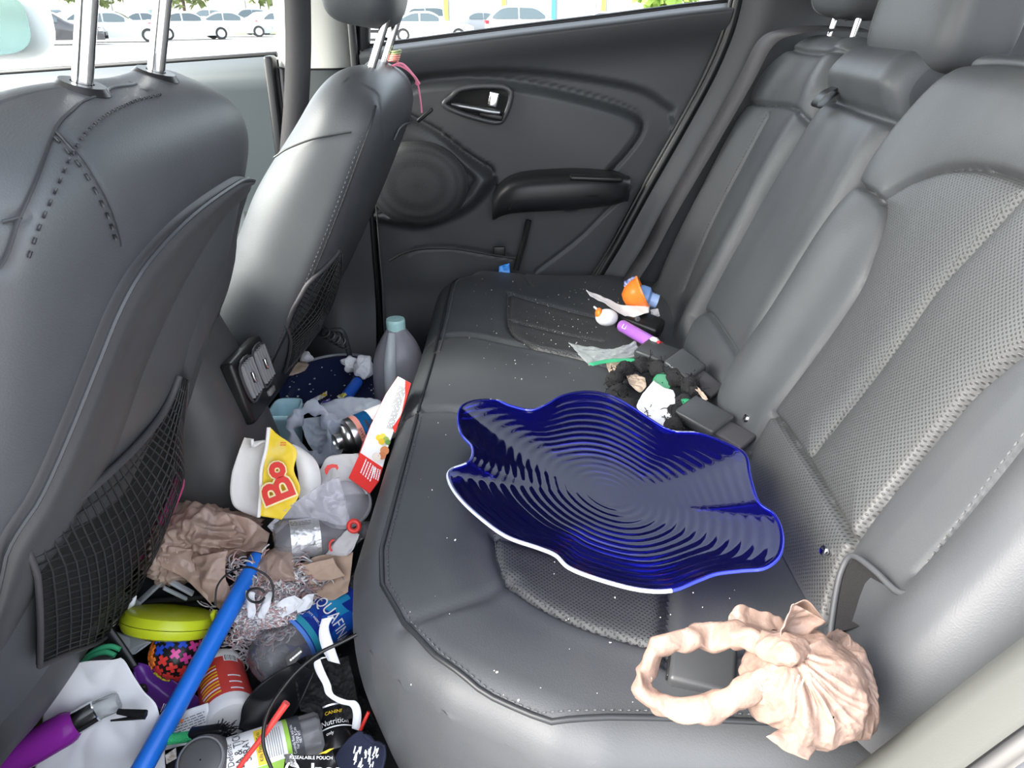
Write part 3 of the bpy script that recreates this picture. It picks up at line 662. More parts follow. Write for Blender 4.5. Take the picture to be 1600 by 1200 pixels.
def front_seat(S, label, seams, stitches, front_dep):
    root = thing('front_seat', label, 'car seat', tuple(S.b*np.array([1, 1, 0])))
    ts = np.r_[np.linspace(0, S.t0, 90), S.t0+(S.T-S.t0)*np.sin(np.linspace(0, math.pi/2, 70))[1:]]
    nb = 200; an = np.linspace(0, 2*math.pi, nb+1)[:-1]; rows = []; uvs = []
    for t in ts:
        w = max(float(S.w(t)), .0008); a = max(float(S.a(t)), .0004); fd = front_dep*a/S.A*(1-.45*float(sstep(.36, .60, t))); row = []
        e = 2/S.p; c, sn = np.cos(an), np.sin(an)
        y = w*np.sign(c)*np.abs(c)**e; n = np.where(sn > 0, a, fd)*np.sign(sn)*np.abs(sn)**e
        # bolsters stand proud on the front side
        n = np.where(sn < 0, n-.02*np.exp(-((np.abs(y)-w*.8)/.05)**2)*(a/S.A), n)+float(S.curve(t))
        rows.append([S.pt(yy, t, nn) for yy, nn in zip(y, n)]); uvs.append(np.stack([y, np.full(nb, t), sn], 1))
    P = np.array(rows); U = np.array(uvs).reshape(-1, 3); h = np.zeros(len(U)); side = U[:, 2] > -.25
    for C, dep, wd in seams:
        ds = distpoly(U[:, :2], C); h -= np.where(side, dep*np.exp(-(ds/wd)**2), 0)
    P = P.reshape(-1, 3); cen = np.array([S.pt(0, u[1], 0) for u in U]); dv = P-cen; dv /= np.linalg.norm(dv, axis=1)[:, None]+1e-9; P = P+dv*h[:, None]
    back = grid('backrest', P.reshape(len(ts), nb, 3), M_leather, root, False, True)
    mesh('backrest_base', P.reshape(len(ts), nb, 3)[0], [tuple(range(nb))], M_void, root)
    for C in stitches: dashes('stitching', S.on(C, .0012), root, M_stitch, .008, r=.001)
    # seat cushion in front of it, rails below
    cz0 = .30; x0 = S.b[0]
    rows = []
    for t in np.linspace(0, 1, 16):
        x = x0-.02-.50*t; hh = .085*(1-t**6)**.5+.01; wv = S.W*.98*(1-.12*t**4)
        rows.append([(x, S.b[1]+wv*math.copysign(abs(math.cos(b))**.45, math.cos(b)), cz0-.02+.04*t+hh*math.copysign(abs(math.sin(b))**.45, math.sin(b))) for b in np.linspace(0, 2*math.pi, 41)[:-1]])
    grid('seat_cushion', rows, M_leather, root, False, True)
    for s_ in (-1, 1):
        rbox('seat_rail', (x0-.25, S.b[1]+s_*.18, .10), (.52, .05, .20), M_black, root, .01)
    return root
def posts(S, root, ys, t_base, ln, rad, hr=None, nofs=0.):
    d = S.t*math.cos(R(6))-S.n*math.sin(R(6))
    for y in ys:
        p = S.pt(y, t_base, nofs+float(S.curve(t_base)))
        tube('headrest_post', [p-d*.05, p+d*ln], rad, M_chrome, root, 20)
        lathe('post_collar', [(.020, -.010), (.021, .000), (.017, .005), (rad+.001, .005)], M_black, frame(p, p+d), root, 24)
# ---- driver's seat (nearest, left edge of the photo)
SN = Seat((-.560, .712, .285), R(23), .250, .070, .626, .48, .55)
sn = lambda L: catmull([SN.uv(*p) for p in L], 6)
N_seam1 = sn([(205, 128), (160, 140), (120, 165), (85, 205), (60, 265), (30, 340), (0, 420)])
N_seam2 = sn([(85, 205), (115, 235), (150, 285), (175, 335), (190, 385)])
N_seam3 = sn([(0, 345), (18, 342), (35, 340)])
seatN = front_seat(SN, 'black leather driver seat nearest the camera, net pocket behind', [(N_seam1, .004, .004), (N_seam2, .003, .003), (N_seam3, .003, .003)], [], .075)
for C_ in (N_seam1, N_seam2, N_seam3): tube('seam_piping', SN.on(C_, -.0012), .0013, M_piping, seatN, 6)
ofs = lambda C, d: np.c_[C[:, 0]+d, C[:, 1]]
dashes('stitching', SN.on(N_seam1+np.array([.006, -.002]), .002), seatN, M_piping, .009, r=.0012); dashes('stitching', SN.on(N_seam2+np.array([-.007, -.002]), .002), seatN, M_piping, .009, r=.0012)
# hard back shell: ruled between its raised upper/outer edge and its inner/lower edge
C1 = resample(sn([(392, 278), (375, 274), (350, 282), (280, 330), (215, 395), (170, 465), (130, 560), (90, 660), (40, 770), (0, 830), (-60, 930), (-120, 1060)]), 70)
C2 = resample(sn([(392, 278), (392, 300), (378, 370), (345, 450), (310, 530), (284, 600), (268, 680), (262, 760), (235, 840), (180, 930), (110, 1040), (45, 1130), (0, 1180), (-100, 1300)]), 70)
C2[:, 0] = np.clip(C2[:, 0], -.232, .232); C1[:, 0] = np.clip(C1[:, 0], -.232, .235)
nv = 46; P = []
for a, b in zip(C1, C2):
    row = []
    for v in np.linspace(0, 1, nv):
        y, t = a+(b-a)*v; off = .009+.004*math.exp(-((v-.03)/.03)**2)-.016*sstep(.12, .34, v)*sstep(.9, .55, v)*sstep(.06, .16, np.linalg.norm(b-a))
        if v in (0., 1.): off = -.004
        row.append(SN.pt(y, t, float(SN.rear(y, t))+off))
    P.append(row)
shell = grid('back_shell', P, M_shell, seatN, flip=True)
tube('shell_edge', SN.on(C1, .011), .0022, M_plas, shell, 6)
# elastic net pocket
E = resample(sn([(276, 586), (262, 620), (240, 655), (205, 695), (160, 738), (110, 780), (60, 812), (25, 830)]), 40)
Bt = resample(sn([(276, 590), (268, 650), (262, 700), (256, 760), (246, 830), (215, 910), (150, 985), (85, 1015), (42, 1035)]), 40)
def pocket(S, E, Bt, root, bulge, nA, nB, rad, pinch=0, o0=.012):
    def q(u, v):
        k = u*(len(E)-1); i = min(int(k), len(E)-2); f = k-i; a = E[i]*(1-f)+E[i+1]*f; b = Bt[i]*(1-f)+Bt[i+1]*f; y, t = a+(b-a)*v
        return S.pt(y, t, float(S.rear(np.clip(y, -S.W*.98, S.W*.98), t))+o0*(.25+.75*min(1, v*4))+bulge*math.sin(math.pi*min(1, u*1.02))*math.sin(math.pi*(v*.8+.04)))
    mb = MB()
    for i in range(1, nA):
        ph = i*.5
        mb.tube([q(i/nA+.25/nA*math.sin(j*math.pi/1.0+i*math.pi), j/nB) for j in np.arange(0, nB+.01, 1)], rad, 4)
    for j in range(1, nB):
        mb.tube([q(i/nA, (j+.28*math.sin(i*math.pi+j*math.pi))/nB) for i in range(nA+1)], rad*.85, 4)
    net = mb.build('net_pocket', mat('black_elastic_net', (.02, .02, .022), .5), root, sharp=None)
    tube('net_binding', [q(u, 0) for u in np.linspace(0, 1, 40)], .0042, M_belt, net, 8)
    tube('net_binding', [q(u, 1) for u in np.linspace(0, 1, 40)], .003, M_belt, net, 8)
    tube('net_binding', [q(1, v) for v in np.linspace(0, 1, 20)], .003, M_belt, net, 8)
    bk = grid('pocket_backing', [[q(u, v)-S.n*(bulge*math.sin(math.pi*min(1, u*1.02))*.85+.004) for v in np.linspace(0, 1, 12)] for u in np.linspace(0, 1, 30)], M_carpet, root)
    return q
qN = pocket(SN, E, Bt, seatN, .016, 26, 20, .0012)
# posts carrying the (raised) head restraint
tb = SN.T-.003
posts(SN, seatN, [-.068, .070], tb, .24, .0078, nofs=-.006)
pc = SN.pt(.03, tb+.23, 0)
hN = headrest(0, -.02, .27, .17, .11, False, parent=seatN, base=pc)
# pink comb tucked in the net
tub = catmull([qN(.30, .66)-SN.n*.006, qN(.36, .74)-SN.n*.004, qN(.45, .80)-SN.n*.006, qN(.52, .88)-SN.n*.006], 6)
M_pink = mat('pink_plastic', (.85, .10, .33), .35)
pk = thing('hair_comb', 'bright pink plastic comb seen through the net of the nearest seat', 'comb', tuple(tub[-1]))
tube('comb_spine', tub, np.interp(np.linspace(0, 1, len(tub)), [0, .15, .85, 1], [.003, .008, .008, .003]), M_pink, pk, 10)
mb = MB()
for k in range(3, len(tub)-2):
    mb.tube([tub[k], tub[k]+np.array([.0, .012, -.006])], .0013, 5)
mb.build('comb_teeth', M_pink, pk)

# ---- front passenger seat
SF = Seat((-.502, 1.44, .27), R(28), .245, .062, .632, .49, .54)
sf = lambda L: catmull([SF.uv(*p) for p in L], 6)
F_seam1 = sf([(600, 117), (585, 140), (575, 165), (562, 205), (545, 250), (510, 320), (470, 400), (440, 470), (425, 520)])
F_seam2 = sf([(583, 143), (592, 165), (598, 195), (599, 225)])
seatF = front_seat(SF, 'black leather front passenger seat with pink string on its headrest post', [(F_seam2, .003, .003)], [], .098)
# corner seam sits where the side bolster turns to the back
P1 = []
for t in np.linspace(.12, .60, 40):
    w = float(SF.w(t)); y = -w*.965; P1.append(SF.pt(y, t, float(SF.rear(y, t))+.0008))
tube('corner_piping', P1, .0022, M_piping, seatF, 6); dashes('stitching', np.array(P1)+np.array([-.006, -.004, 0]), seatF, M_stitch, .008, r=.0011)
P2 = [atY(x, y, 1.197) for x, y in [(428, 246), (450, 232), (490, 217), (530, 209), (549, 206)]]
tube('panel_seam', catmull(P2, 6), .0016, M_piping, seatF, 6)
lab = resample(sf([(612, 218), (618, 203), (632, 192), (640, 188)]), 12)
tube('shell_edge', SF.on(lab, .003), .0022, M_plas, seatF, 6)
E2 = resample(sf([(528, 392), (512, 410), (490, 430), (470, 452), (455, 480), (446, 510)]), 26)
B2 = resample(sf([(528, 396), (524, 425), (512, 460), (495, 500), (470, 540), (440, 580)]), 26)
pocket(SF, E2, B2, seatF, .012, 20, 16, .0013, o0=.006)
posts(SF, seatF, [-.07, .07], SF.T-.015, .16, .0068, nofs=-.012)
hF = headrest(0, 0, .25, .17, .125, False, parent=seatF, base=np.array([-.250, 1.44, .900]))
# seat hinge and bracket below the passenger seat
tube('recline_bracket', catmull([atY(500, 522, 1.50), atY(525, 516, 1.50), atY(537, 522, 1.50), atY(548, 562, 1.50)], 6), .006, M_plas, seatF, 8)
mb = MB(); c0 = atY(498, 515, 1.47)
mb.tube([c0+np.array([.0035*t+.012*math.cos(t*2.2), .004*math.sin(t*2.2), -.0022*t+.010*math.sin(t*2.2)]) for t in np.linspace(0, 14, 90)], .0018, 5)
mb.build('recline_spring', M_black, seatF)
# pink string tied round the post
M_str = mat('pink_string', (.90, .28, .42), .7)
pbase = SF.pt(.07, SF.T-.015, -.012); d_ = SF.t*math.cos(R(6))-SF.n*math.sin(R(6))
st = thing('string_bracelet', 'pink knotted string hanging from the passenger headrest post', 'string', tuple(pbase))
ring = [pbase+d_*(.022+.003*k/6)+.0085*np.array([math.cos(k*.8), math.sin(k*.8), 0]) for k in range(26)]
tube('wrapped_band', ring, .0022, mat('coral_beads', (.75, .30, .25), .6), st, 6)
tube('wrapped_band', [p+d_*.008 for p in ring], .0016, mat('olive_beads', (.35, .40, .20), .6), st, 6)
pts = [atY(609, 103, 1.51), atY(625, 103, 1.52), atY(642, 114, 1.53), atY(652, 130, 1.54), atY(656, 150, 1.55), atY(659, 176, 1.56)]
tube('strand', catmull(pts, 8), .0018, M_str, st, 6)
tube('strand', catmull([p+np.array([.004, 0, .004*math.sin(i*2)]) for i, p in enumerate(pts[:4])], 8), .0022, M_str, st, 6)
mb = MB()
for k in range(6): mb.add(*tube_geo([pts[3]+np.array([.004*math.cos(k*1.1), .003, .004*math.sin(k*1.1)]), pts[3]+np.array([-.004*math.cos(k*1.1), 0, -.004*math.sin(k*1.1)])], .0016, 5))
mb.build('knot', M_str, st)

# ================================================================== centre console
con = thing('centre_console', 'dark centre console with twin rear air vents between the front seats', 'console', (-.45, 1.08, .03))
# body: loft of rounded sections from the rear foot forward
prof = [(-.375, .06), (-.375, .17), (-.385, .28), (-.405, .37), (-.43, .445), (-.452, .50)]      # rear edge (X, Z)
Zs = np.linspace(.05, .505, 40); rows = []
Mr = interp
for z in Zs:
    xr_ = np.interp(z, [p[1] for p in prof], [p[0] for p in prof]); wv = np.interp(z, [.05, .2, .35, .5], [.115, .115, .113, .110]); row = []
    for b in np.linspace(0, 2*math.pi, 61)[:-1]:
        row.append((xr_-.40+.40*math.copysign(abs(math.cos(b))**.28, math.cos(b)), 1.075+wv*math.copysign(abs(math.sin(b))**.5, math.sin(b)), z))
    rows.append(row)
grid('console_body', rows, mat('console_plastic', (.058, .059, .063), .42, bump=('noise', 900, .12, .0005), var=(14, (.078, .077, .078))), con, False, True)
rbox('armrest_lid', (-.665, 1.075, .545), (.40, .205, .09), M_leather, con, .03, (0, R(4), 0), 5)
tube('lid_gap', [(x, 1.075+.112*math.copysign(abs(math.sin(b))**.5, math.sin(b)), .503) for b in np.linspace(-1.57, 1.57, 30) for x in [-.452-.40+.40*math.cos(b)**.28]], .004, M_void, con, 6)
# vent block set into the sloping rear face
v0 = atY(352, 575, 1.045); v1 = atY(394, 533, 1.165); v2 = atY(427, 602, 1.165); v3 = atY(386, 655, 1.045)
vx = Vector(v1-v0).normalized(); vd = Vector(v3-v0); vd = (vd-vx*vd.dot(vx)).normalized(); vn = Vector((vd.cross(vx)))
if vn.x < 0: vn = -vn
def vp(a, b, n=0.): return np.array(Vector(v0)+vx*a+vd*b+vn*n)
vw = (Vector(v1-v0)).length; vh = (Vector(v3-v0)).length
mb = MB(); Mv = Matrix((vx, vd, vn)).transposed()
o = mb.box(vp(vw/2, vh/2, .004), (vw+.012, vh+.014, .022), Mv).build('vent_plate', M_black, con, sharp=None); bevel(o, .006, 3)
for s_, a0 in ((0, .006), (1, vw/2+.004)):
    ww = vw/2-.010; hh = vh*.74
    fr_ = [vp(a0, .006, .018), vp(a0+ww, .006, .018), vp(a0+ww, hh-.012, .018), vp(a0+ww*.5, hh, .018), vp(a0, hh-.006, .018)]
    tube('vent_frame', catmull(fr_, 4, True), .0022, mat('vent_rim', (.06, .06, .065), .35), con, 6, True)
    for k in range(5):
        a = a0+ww*(k+.6)/5.2
        o = MB().box(vp(a, hh/2, .018), (.0022, hh-.012, .010), Mv).build('vent_slat', mat('vent_slat_grey', (.30, .30, .31), .4) if k == 0 and s_ == 0 else bpy.data.materials['vent_slat_grey'], con)
    o = MB().box(vp(a0+ww*.5, hh*.5, .022), (.006, .018, .006), Mv).build('vent_tab', M_chrome, con, sharp=None); bevel(o, .0015, 2)
o = MB().box(vp(vw*.70, vh*.88, .017), (vw*.22, .010, .006), Mv).build('vent_wheel', mat('vent_wheel_grey', (.2, .2, .2), .4), con, sharp=None); bevel(o, .002, 2)

# ================================================================== seat belts
def strap(name, pts, w, wd, m, parent=None, n=10, thick=.0014):
    C = catmull(pts, n); w = np.asarray(w, float)
    if w.ndim == 1: D = np.tile(w, (len(C), 1))
    else: D = resample(catmull(w, n), len(C))
    D = D/np.linalg.norm(D, axis=1)[:, None]*wd/2
    o = grid(name, np.stack([C-D, C*1.0, C+D], 1), m, parent); solid(o, thick); return o
fb = thing('seat_belt', 'grey woven seat belt lying down the far backrest', 'seat belt', tuple(atY(975, 470, 1.66)*np.array([1, 1, 0])+np.array([0, 0, .36])))
strap('webbing', [bpt(1.60, .64, -.10), bpt(1.60, .615, -.03), bpt(1.60, .585, .030), atY(1198, 66, 1.63), atY(1165, 125, 1.64), atY(1108, 225, 1.66), atY(1048, 328, 1.675), atY(1012, 395, 1.67), atY(984, 440, 1.645), atY(968, 480, 1.62)], [BN*.6+np.array([0, 1., 0])]*9, .042, M_belt, fb)
bp_ = thing('pillar_belt', 'grey seat belt hanging down in front of the pale centre pillar', 'seat belt', (-.49, 1.70, .3))
strap('webbing', [atY(464, -60, 1.66), atY(465, 0, 1.66), atY(466, 80, 1.66), atY(463, 160, 1.66), atY(455, 260, 1.66), atY(450, 420, 1.66)], (1, .35, 0), .050, M_belt, bp_)
rbox('belt_guide', (-.475, 1.685, 1.16), (.07, .05, .10), M_black, bp_, .015)
nb_ = thing('near_belt', 'grey seat belt with white label coming out under the nearest backrest', 'seat belt', tuple(atZ(1400, 1000, .37)))
strap('webbing', [atZ(1270, 1030, .372), atZ(1320, 1012, .376), atZ(1400, 985, .385), atZ(1480, 950, .40), atZ(1560, 900, .43)], [atZ(1400, 985, .38)-atZ(1380, 925, .38)]*5, .046, M_belt, nb_)
lb = [atZ(1325, 1008, .384), atZ(1355, 998, .386), atZ(1386, 1006, .388), atZ(1382, 982, .390)]
o = mesh('care_label', [atZ(1320, 1009, .383), atZ(1352, 1009, .384), atZ(1384, 1005, .386), atZ(1383, 978, .390), atZ(1360, 990, .388)], [(0, 1, 2, 3, 4)], mat('white_label', (.75, .74, .70), .7), nb_, False); solid(o, .0008)
# dark felt dish laid on the near backrest, standing in for the shaded hollow

Y0 = .49
pk_ = [(1330, 1000), (1338, 940), (1348, 900), (1365, 880), (1400, 903), (1440, 938), (1478, 934), (1440, 965), (1390, 985)]
pv = [bpt(*buv(x, y), .034) for x, y in pk_]; c_ = np.mean(pv, 0)-BN*.02
mesh('slot_shade', [c_]+pv, [(0, i+1, (i+1) % len(pv)+1) for i in range(len(pv))], M_carpet, bench)
tube('slot_rim', catmull([p+BN*.002 for p in pv[:7]], 6), .0032, M_leather, bench, 8)
# ================================================================== the car park outside the far windows
GZ = -.45
M_asph = mat('pale_asphalt', (.24, .24, .235), .9, var=(.35, (.31, .30, .29)), bump=('noise', 6, .2, .02))
gnd = mesh('ground', [(-140, -140, GZ), (140, -140, GZ), (140, 140, GZ), (-140, 140, GZ)], [(0, 1, 2, 3)], M_asph, None, False); struct(gnd)
M_tyre = mat('tyre_rubber', (.02, .02, .02), .8); M_rim = mat('alloy_wheel', (.55, .56, .58), .3, .8); M_cglass = mat('dark_car_glass', (.05, .07, .08), .08, 0, .8)
M_red = mat('red_lamp', (.5, .02, .03), .3); M_lamp = mat('clear_lamp', (.7, .72, .75), .15)
def car_profile(kind):
    if kind == 'suv': return 4.6, [(0, .42), (.03, .80), (.25, .96), (1.15, 1.08), (1.95, 1.62), (2.6, 1.70), (3.7, 1.67), (4.35, 1.18), (4.52, 1.0), (4.58, .5)], 1.08
    if kind == 'van': return 4.9, [(0, .42), (.03, .85), (.8, 1.02), (1.6, 1.75), (2.4, 1.85), (4.6, 1.82), (4.85, 1.1), (4.88, .5)], 1.08
    return 4.7, [(0, .42), (.04, .68), (.30, .82), (1.35, .95), (2.15, 1.40), (2.75, 1.46), (3.35, 1.40), (4.1, 1.05), (4.6, 1.0), (4.68, .5)], .95
CARM = {}
def carmat(c):
    k = tuple(c)
    if k not in CARM: CARM[k] = mat('car_paint', c, .25, coat=.7)
    return CARM[k]
def parked_car(kind, col, loc, yaw, label, detail=True):
    L, pr, belt = car_profile(kind); root = thing('parked_car', label, 'car', loc, 'cars parked outside'); root.rotation_euler = (0, 0, yaw)
    pr = np.array(pr); C = resample(catmull(pr, 6), 46); hw = .91; rows = []
    low = lambda x: .22
    # body: sections across the car; sides lean in above the belt line
    for x, z in C:
        row = []
        for s, k in ((-1, 0), (-1, .45), (-1, .8), (-1, 1.), (0, 1.), (1, 1.), (1, .8), (1, .45), (1, 0)):
            zz = low(x)+(z-low(x))*(k if k < 1 else 1); lean = max(0, zz-belt)*.32; yy = s*(hw-lean-(.10 if k == 1. else 0)-.12*(abs(x/L-.5)*2)**6)
            row.append((x-L/2, yy, zz-(.02 if k == 1. and s != 0 else 0)))
        rows.append(row)
    def part(nm, o):
        o.parent = root; o.location = (0, 0, 0); return o
    body = part('body', grid('body', rows, carmat(col), None))
    # side windows, screens
    up = [p for p in pr if p[1] > belt+.05]; g0 = pr[pr[:, 1] > belt-.02]; top = C[C[:, 1] > belt+.10]
    for s in (-1, 1):
        xs = np.linspace(top[0, 0]+.18, top[-1, 0]-.12, 20); tz = np.interp(xs, C[:, 0], C[:, 1])-.09; V = []
        mid = (xs[0]+xs[-1])/2
        for seg in ((xs[0], mid-.04), (mid+.04, xs[-1])):
            xx = np.linspace(*seg, 9); zt = np.interp(xx, xs, tz); V = []
            for x, z in zip(xx, zt):
                for zz in (belt+.03, max(belt+.04, z)): V.append((x-L/2, s*(hw-max(0, zz-belt)*.32-.12*(abs(x/L-.5)*2)**6-.005+.012), zz))
            part('w', mesh('side_window', V, [(2*i, 2*i+2, 2*i+3, 2*i+1) for i in range(8)], M_cglass, None, False))
    for a, b in ((top[0], top[0]+np.array([.62, .40])), (top[-1]-np.array([.55, -.32]), top[-1])):
        xa = np.linspace(a[0], b[0], 6); za = np.interp(xa, C[:, 0], C[:, 1])+.008
        V = [(x-L/2, s*(hw-max(0, z-belt)*.32-.16), z) for x, z in zip(xa, za) for s in (-1, 1)]
        part('w', mesh('screen_glass', V, [(2*i, 2*i+1, 2*i+3, 2*i+2) for i in range(5)], M_cglass, None, False))
    for x in (.85, L-.95):
        for s in (-1, 1):
            Mx = Matrix.Translation((x-L/2, s*(hw-.06), .33)) @ Matrix.Rotation(-s*math.pi/2, 4, 'X')
            w = part('w', lathe('wheel', [(.001, .03), (.20, .03), (.22, .07), (.33, .07), (.335, -.1), (.001, -.1)], M_tyre, Mx, None, 20))
            if detail:
                r = lathe('rim', [(.001, .075), (.06, .08), (.19, .05), (.21, .072), (.21, .06)], M_rim, Mx, None, 20); r.parent = w; r.location = (0, 0, 0)
    if detail:
        for s in (-1, 1):
            part('l', MB().box((L/2-.12, s*(hw-.22), belt-.12), (.16, .34, .16)).build('tail_lamp', M_red, None)); part('l', MB().box((-L/2+.13, s*(hw-.22), .66), (.16, .34, .12)).build('headlamp', M_lamp, None))
        part('b', MB().box((-L/2+.02, 0, .48), (.10, 1.1, .16)).build('front_grille', M_black, None))
    return root
def gpt(px, py): p = atZ(px, py, GZ); return p
WHT, SIL, GRY, BLK, BLU, RED = (.55, .57, .58), (.30, .32, .33), (.14, .15, .17), (.03, .03, .035), (.10, .22, .45), (.35, .05, .05)
def carat(kind, col, px, Y, yaw, label, detail=True):
    Y = Y*1.34; d = ray(px, 60); x = d[0]*Y/d[1]*1.0; parked_car(kind, col, (x, Y, GZ), yaw, label, detail)
# row seen through the far rear window
carat('sedan', WHT, 672, 34, R(186), 'white sedan parked outside below the rear window glass')
carat('suv', SIL, 826, 33, R(2)+math.pi, 'silver damaged sport utility car outside the rear window')
bpy.data.objects['parked_car.001'].rotation_euler = (0, 0, R(184))
carat('sedan', WHT, 925, 39, R(20), 'white car with red tail lamp right of the silver damaged one')
carat('sedan', WHT, 583, 36, R(95), 'white car end behind the passenger headrest posts')
carat('van', WHT, 655, 62, R(20), 'white van in the far row behind the white sedan', False)
carat('sedan', GRY, 742, 46, R(10), 'grey car behind the white sedan and silver car', False)
carat('sedan', GRY, 960, 50, R(160), 'dark grey car behind the white car with red lamp', False)
# rows seen through the front passenger window
carat('sedan', BLK, 82, 30, R(200), 'black hatchback beside the door mirror')
carat('sedan', WHT, 135, 39, R(240), 'white car right of the black hatchback')
carat('sedan', SIL, 186, 33, R(200), 'silver car between the two chrome posts')
carat('sedan', WHT, 226, 41, R(235), 'damaged white car left of the second chrome post')
carat('sedan', WHT, 298, 36, R(215), 'white car right of the second chrome post, front turned to us')
carat('sedan', SIL, 366, 40, R(200), 'silver grey car near the right end of the front window')
carat('sedan', WHT, 428, 45, R(240), 'white car half hidden by the pale centre pillar')
far = [(90, 56, WHT), (150, 62, SIL), (205, 60, GRY), (240, 66, BLU), (290, 58, WHT), (318, 70, BLU), (345, 60, WHT), (362, 74, RED), (385, 66, GRY), (405, 58, GRY), (418, 78, WHT)]
FARL = ['white car in the far row above the black hatchback', 'silver car in the far row beside the first chrome post', 'grey car in the far row between the chrome posts', 'blue car in the far row just left of the second chrome post', 'white car in the far row just right of the second chrome post', 'blue car in the farthest row outside the front window', 'white car in the far row above the grass verge', 'dark red car in the farthest row outside', 'grey car in the far row left of the silver grey car', 'grey car in the far row close to the centre pillar', 'white car in the farthest row beside the centre pillar']
nm = {WHT: 'white', SIL: 'silver', GRY: 'grey', BLU: 'blue', RED: 'dark red'}
for k, (px, Y, c) in enumerate(far):
    carat('suv' if k % 3 == 0 else 'sedan', c, px, Y, R(150+37*k % 90), FARL[k], False)
# blue box trailer
tr_ = thing('box_trailer', 'blue and white box trailer standing beyond the parked cars', 'trailer', tuple(gpt(62, 60)*0+np.array([-58., 94., GZ])))
MB().box((-58, 94, GZ+2.6), (13, 2.5, 2.6)).build('trailer_body', mat('trailer_blue', (.12, .26, .60), .5), tr_); MB().box((-58, 92.7, GZ+1.5), (10, .1, .7)).build('white_band', mat('trailer_white', (.8, .8, .8), .5), tr_)
MB().box((-58, 94, GZ+.8), (12, 2.0, .5)).build('chassis', M_black, tr_)
for x in (-63, -62, -54):
    lathe('wheel', [(.001, .1), (.5, .1), (.5, -.2), (.001, -.2)], M_tyre, Matrix.Translation((x, 92.8, GZ+.5)) @ Matrix.Rotation(math.pi/2, 4, 'X'), tr_, 18)
# low pale warehouse with columns, and a paler one to the left
def warehouse(name, label, x0, x1, Y, H, col, cols=()):
    w = thing(name, label, 'building', ((x0+x1)/2, Y, GZ)); MB().box(((x0+x1)/2, Y+6, GZ+H/2), (x1-x0, 12, H)).build('wall', mat('warehouse_wall', col, .8), w)
    MB().box(((x0+x1)/2, Y+5.8, GZ+H+.2), (x1-x0+1, 13, .4)).build('roof', mat('warehouse_roof', (.5, .5, .5), .7), w)
    for x, c in cols: MB().box((x, Y-.15, GZ+H/2), (.5, .3, H)).build('column', c, w)
    for k in range(int((x1-x0)/9)):
        MB().box((x0+5+9*k, Y-.04, GZ+2.2), (4.2, .1, 4.2)).build('loading_door', mat('dock_door', (.32, .33, .34), .6), w)
M_yel = mat('yellow_post', (.75, .50, .06), .5); M_bl = mat('blue_post', (.05, .2, .5), .5)
warehouse('warehouse', 'pale grey warehouse with yellow and blue columns behind the far cars', -24, 26, 104, 8, (.34, .35, .35), [(-14, M_bl), (-8, M_yel), (-1, M_yel), (5, M_bl), (11, M_yel)])
warehouse('long_shed', 'long white shed beyond the front window', -70, -34, 116, 9, (.55, .53, .48))
# grass strip and trees
gr = mesh('grass_verge', [(-40, 60, GZ+.02), (-18, 60, GZ+.02), (-14, 70, GZ+.02), (-46, 70, GZ+.02)], [(0, 1, 2, 3)], mat('lawn', (.16, .26, .06), .9, bump=('noise', 20, .8, .05)), None, False); tag(gr, 'green grass verge between the rows of cars', 'grass', kind='stuff')
def tree(x, y, H, rad, col, label):
    t = thing('tree', label, 'tree', (x, y, GZ), 'trees around the car park'); tube('trunk', [(x, y, GZ), (x+.2, y, GZ+H*.5), (x, y, GZ+H*.8)], [.22, .17, .08], mat('bark', (.12, .09, .07), .9), t, 8)
    V = []; Fc = []; rr = random.Random(int(x*7+y))
    for k in range(1500):
        a = rr.uniform(0, 6.283); u = rr.uniform(-1, 1); q = rr.random()**.4; s = math.sqrt(1-u*u)
        p = np.array([x+rad*q*s*math.cos(a), y+rad*q*s*math.sin(a), GZ+H*.62+H*.42*q*u]); n = np.random.randn(3)*.22; m = np.random.randn(3)*.22; o_ = len(V)
        V += [p-n, p+m, p+n, p-m]; Fc.append((o_, o_+1, o_+2, o_+3))
    mesh('crown', V, Fc, mat('leaves', col, .7), t, False)
tree(11.0, 62, 7, 3.4, (.22, .34, .06), 'bright green tree at the rear end of the far window')
tree(18.2, 66, 7, 3.6, (.18, .28, .05), 'tree right of the bright green one, cut by the window edge')
for k in range(6): tree(-84+11*k, 104+k*.2, 9.5, 5.2, (.16, .20, .07), ['leafy tree beyond the trailer, leftmost', 'leafy tree above the blue trailer', 'leafy tree left of the first chrome post', 'leafy tree between the chrome posts', 'leafy tree right of the second chrome post', 'leafy tree nearest the centre pillar'][k])
# ================================================================== things lying on the bench
def atS(px, py, s): return O+ray(px, py)*s
UPV = np.array([0, SP, CP]); FWD = np.array([0, CP, -SP]); RTV = np.array([1., 0, 0])
def depth(px, py, Z): d = ray(px, py); return (Z-CAM_Z)/d[2]
def ruled_geo(A, B, nu, nv, amp=0., sc=30., seed=0., bulge=0.):
    A = resample(catmull(A, 6), nu) if len(A) > 2 else resample(A, nu); B = resample(catmull(B, 6), nu) if len(B) > 2 else resample(B, nu)
    v = np.linspace(0, 1, nv); P = A[:, None]*(1-v)[None, :, None]+B[:, None]*v[None, :, None]
    N = np.cross(np.gradient(P, axis=0), np.gradient(P, axis=1)); N /= np.linalg.norm(N, axis=2)[:, :, None]+1e-12
    if amp:
        D = np.array([amp*(.65*nz(p, sc, seed)+.45*(ridge(p, sc*1.7, seed+5)-.6)) for p in P.reshape(-1, 3)]).reshape(nu, nv); P = P+N*D[:, :, None]
    if bulge: P = P+N*(bulge*np.sin(np.linspace(0, math.pi, nu))[:, None]*np.sin(np.linspace(0, math.pi, nv))[None, :])[:, :, None]
    return P
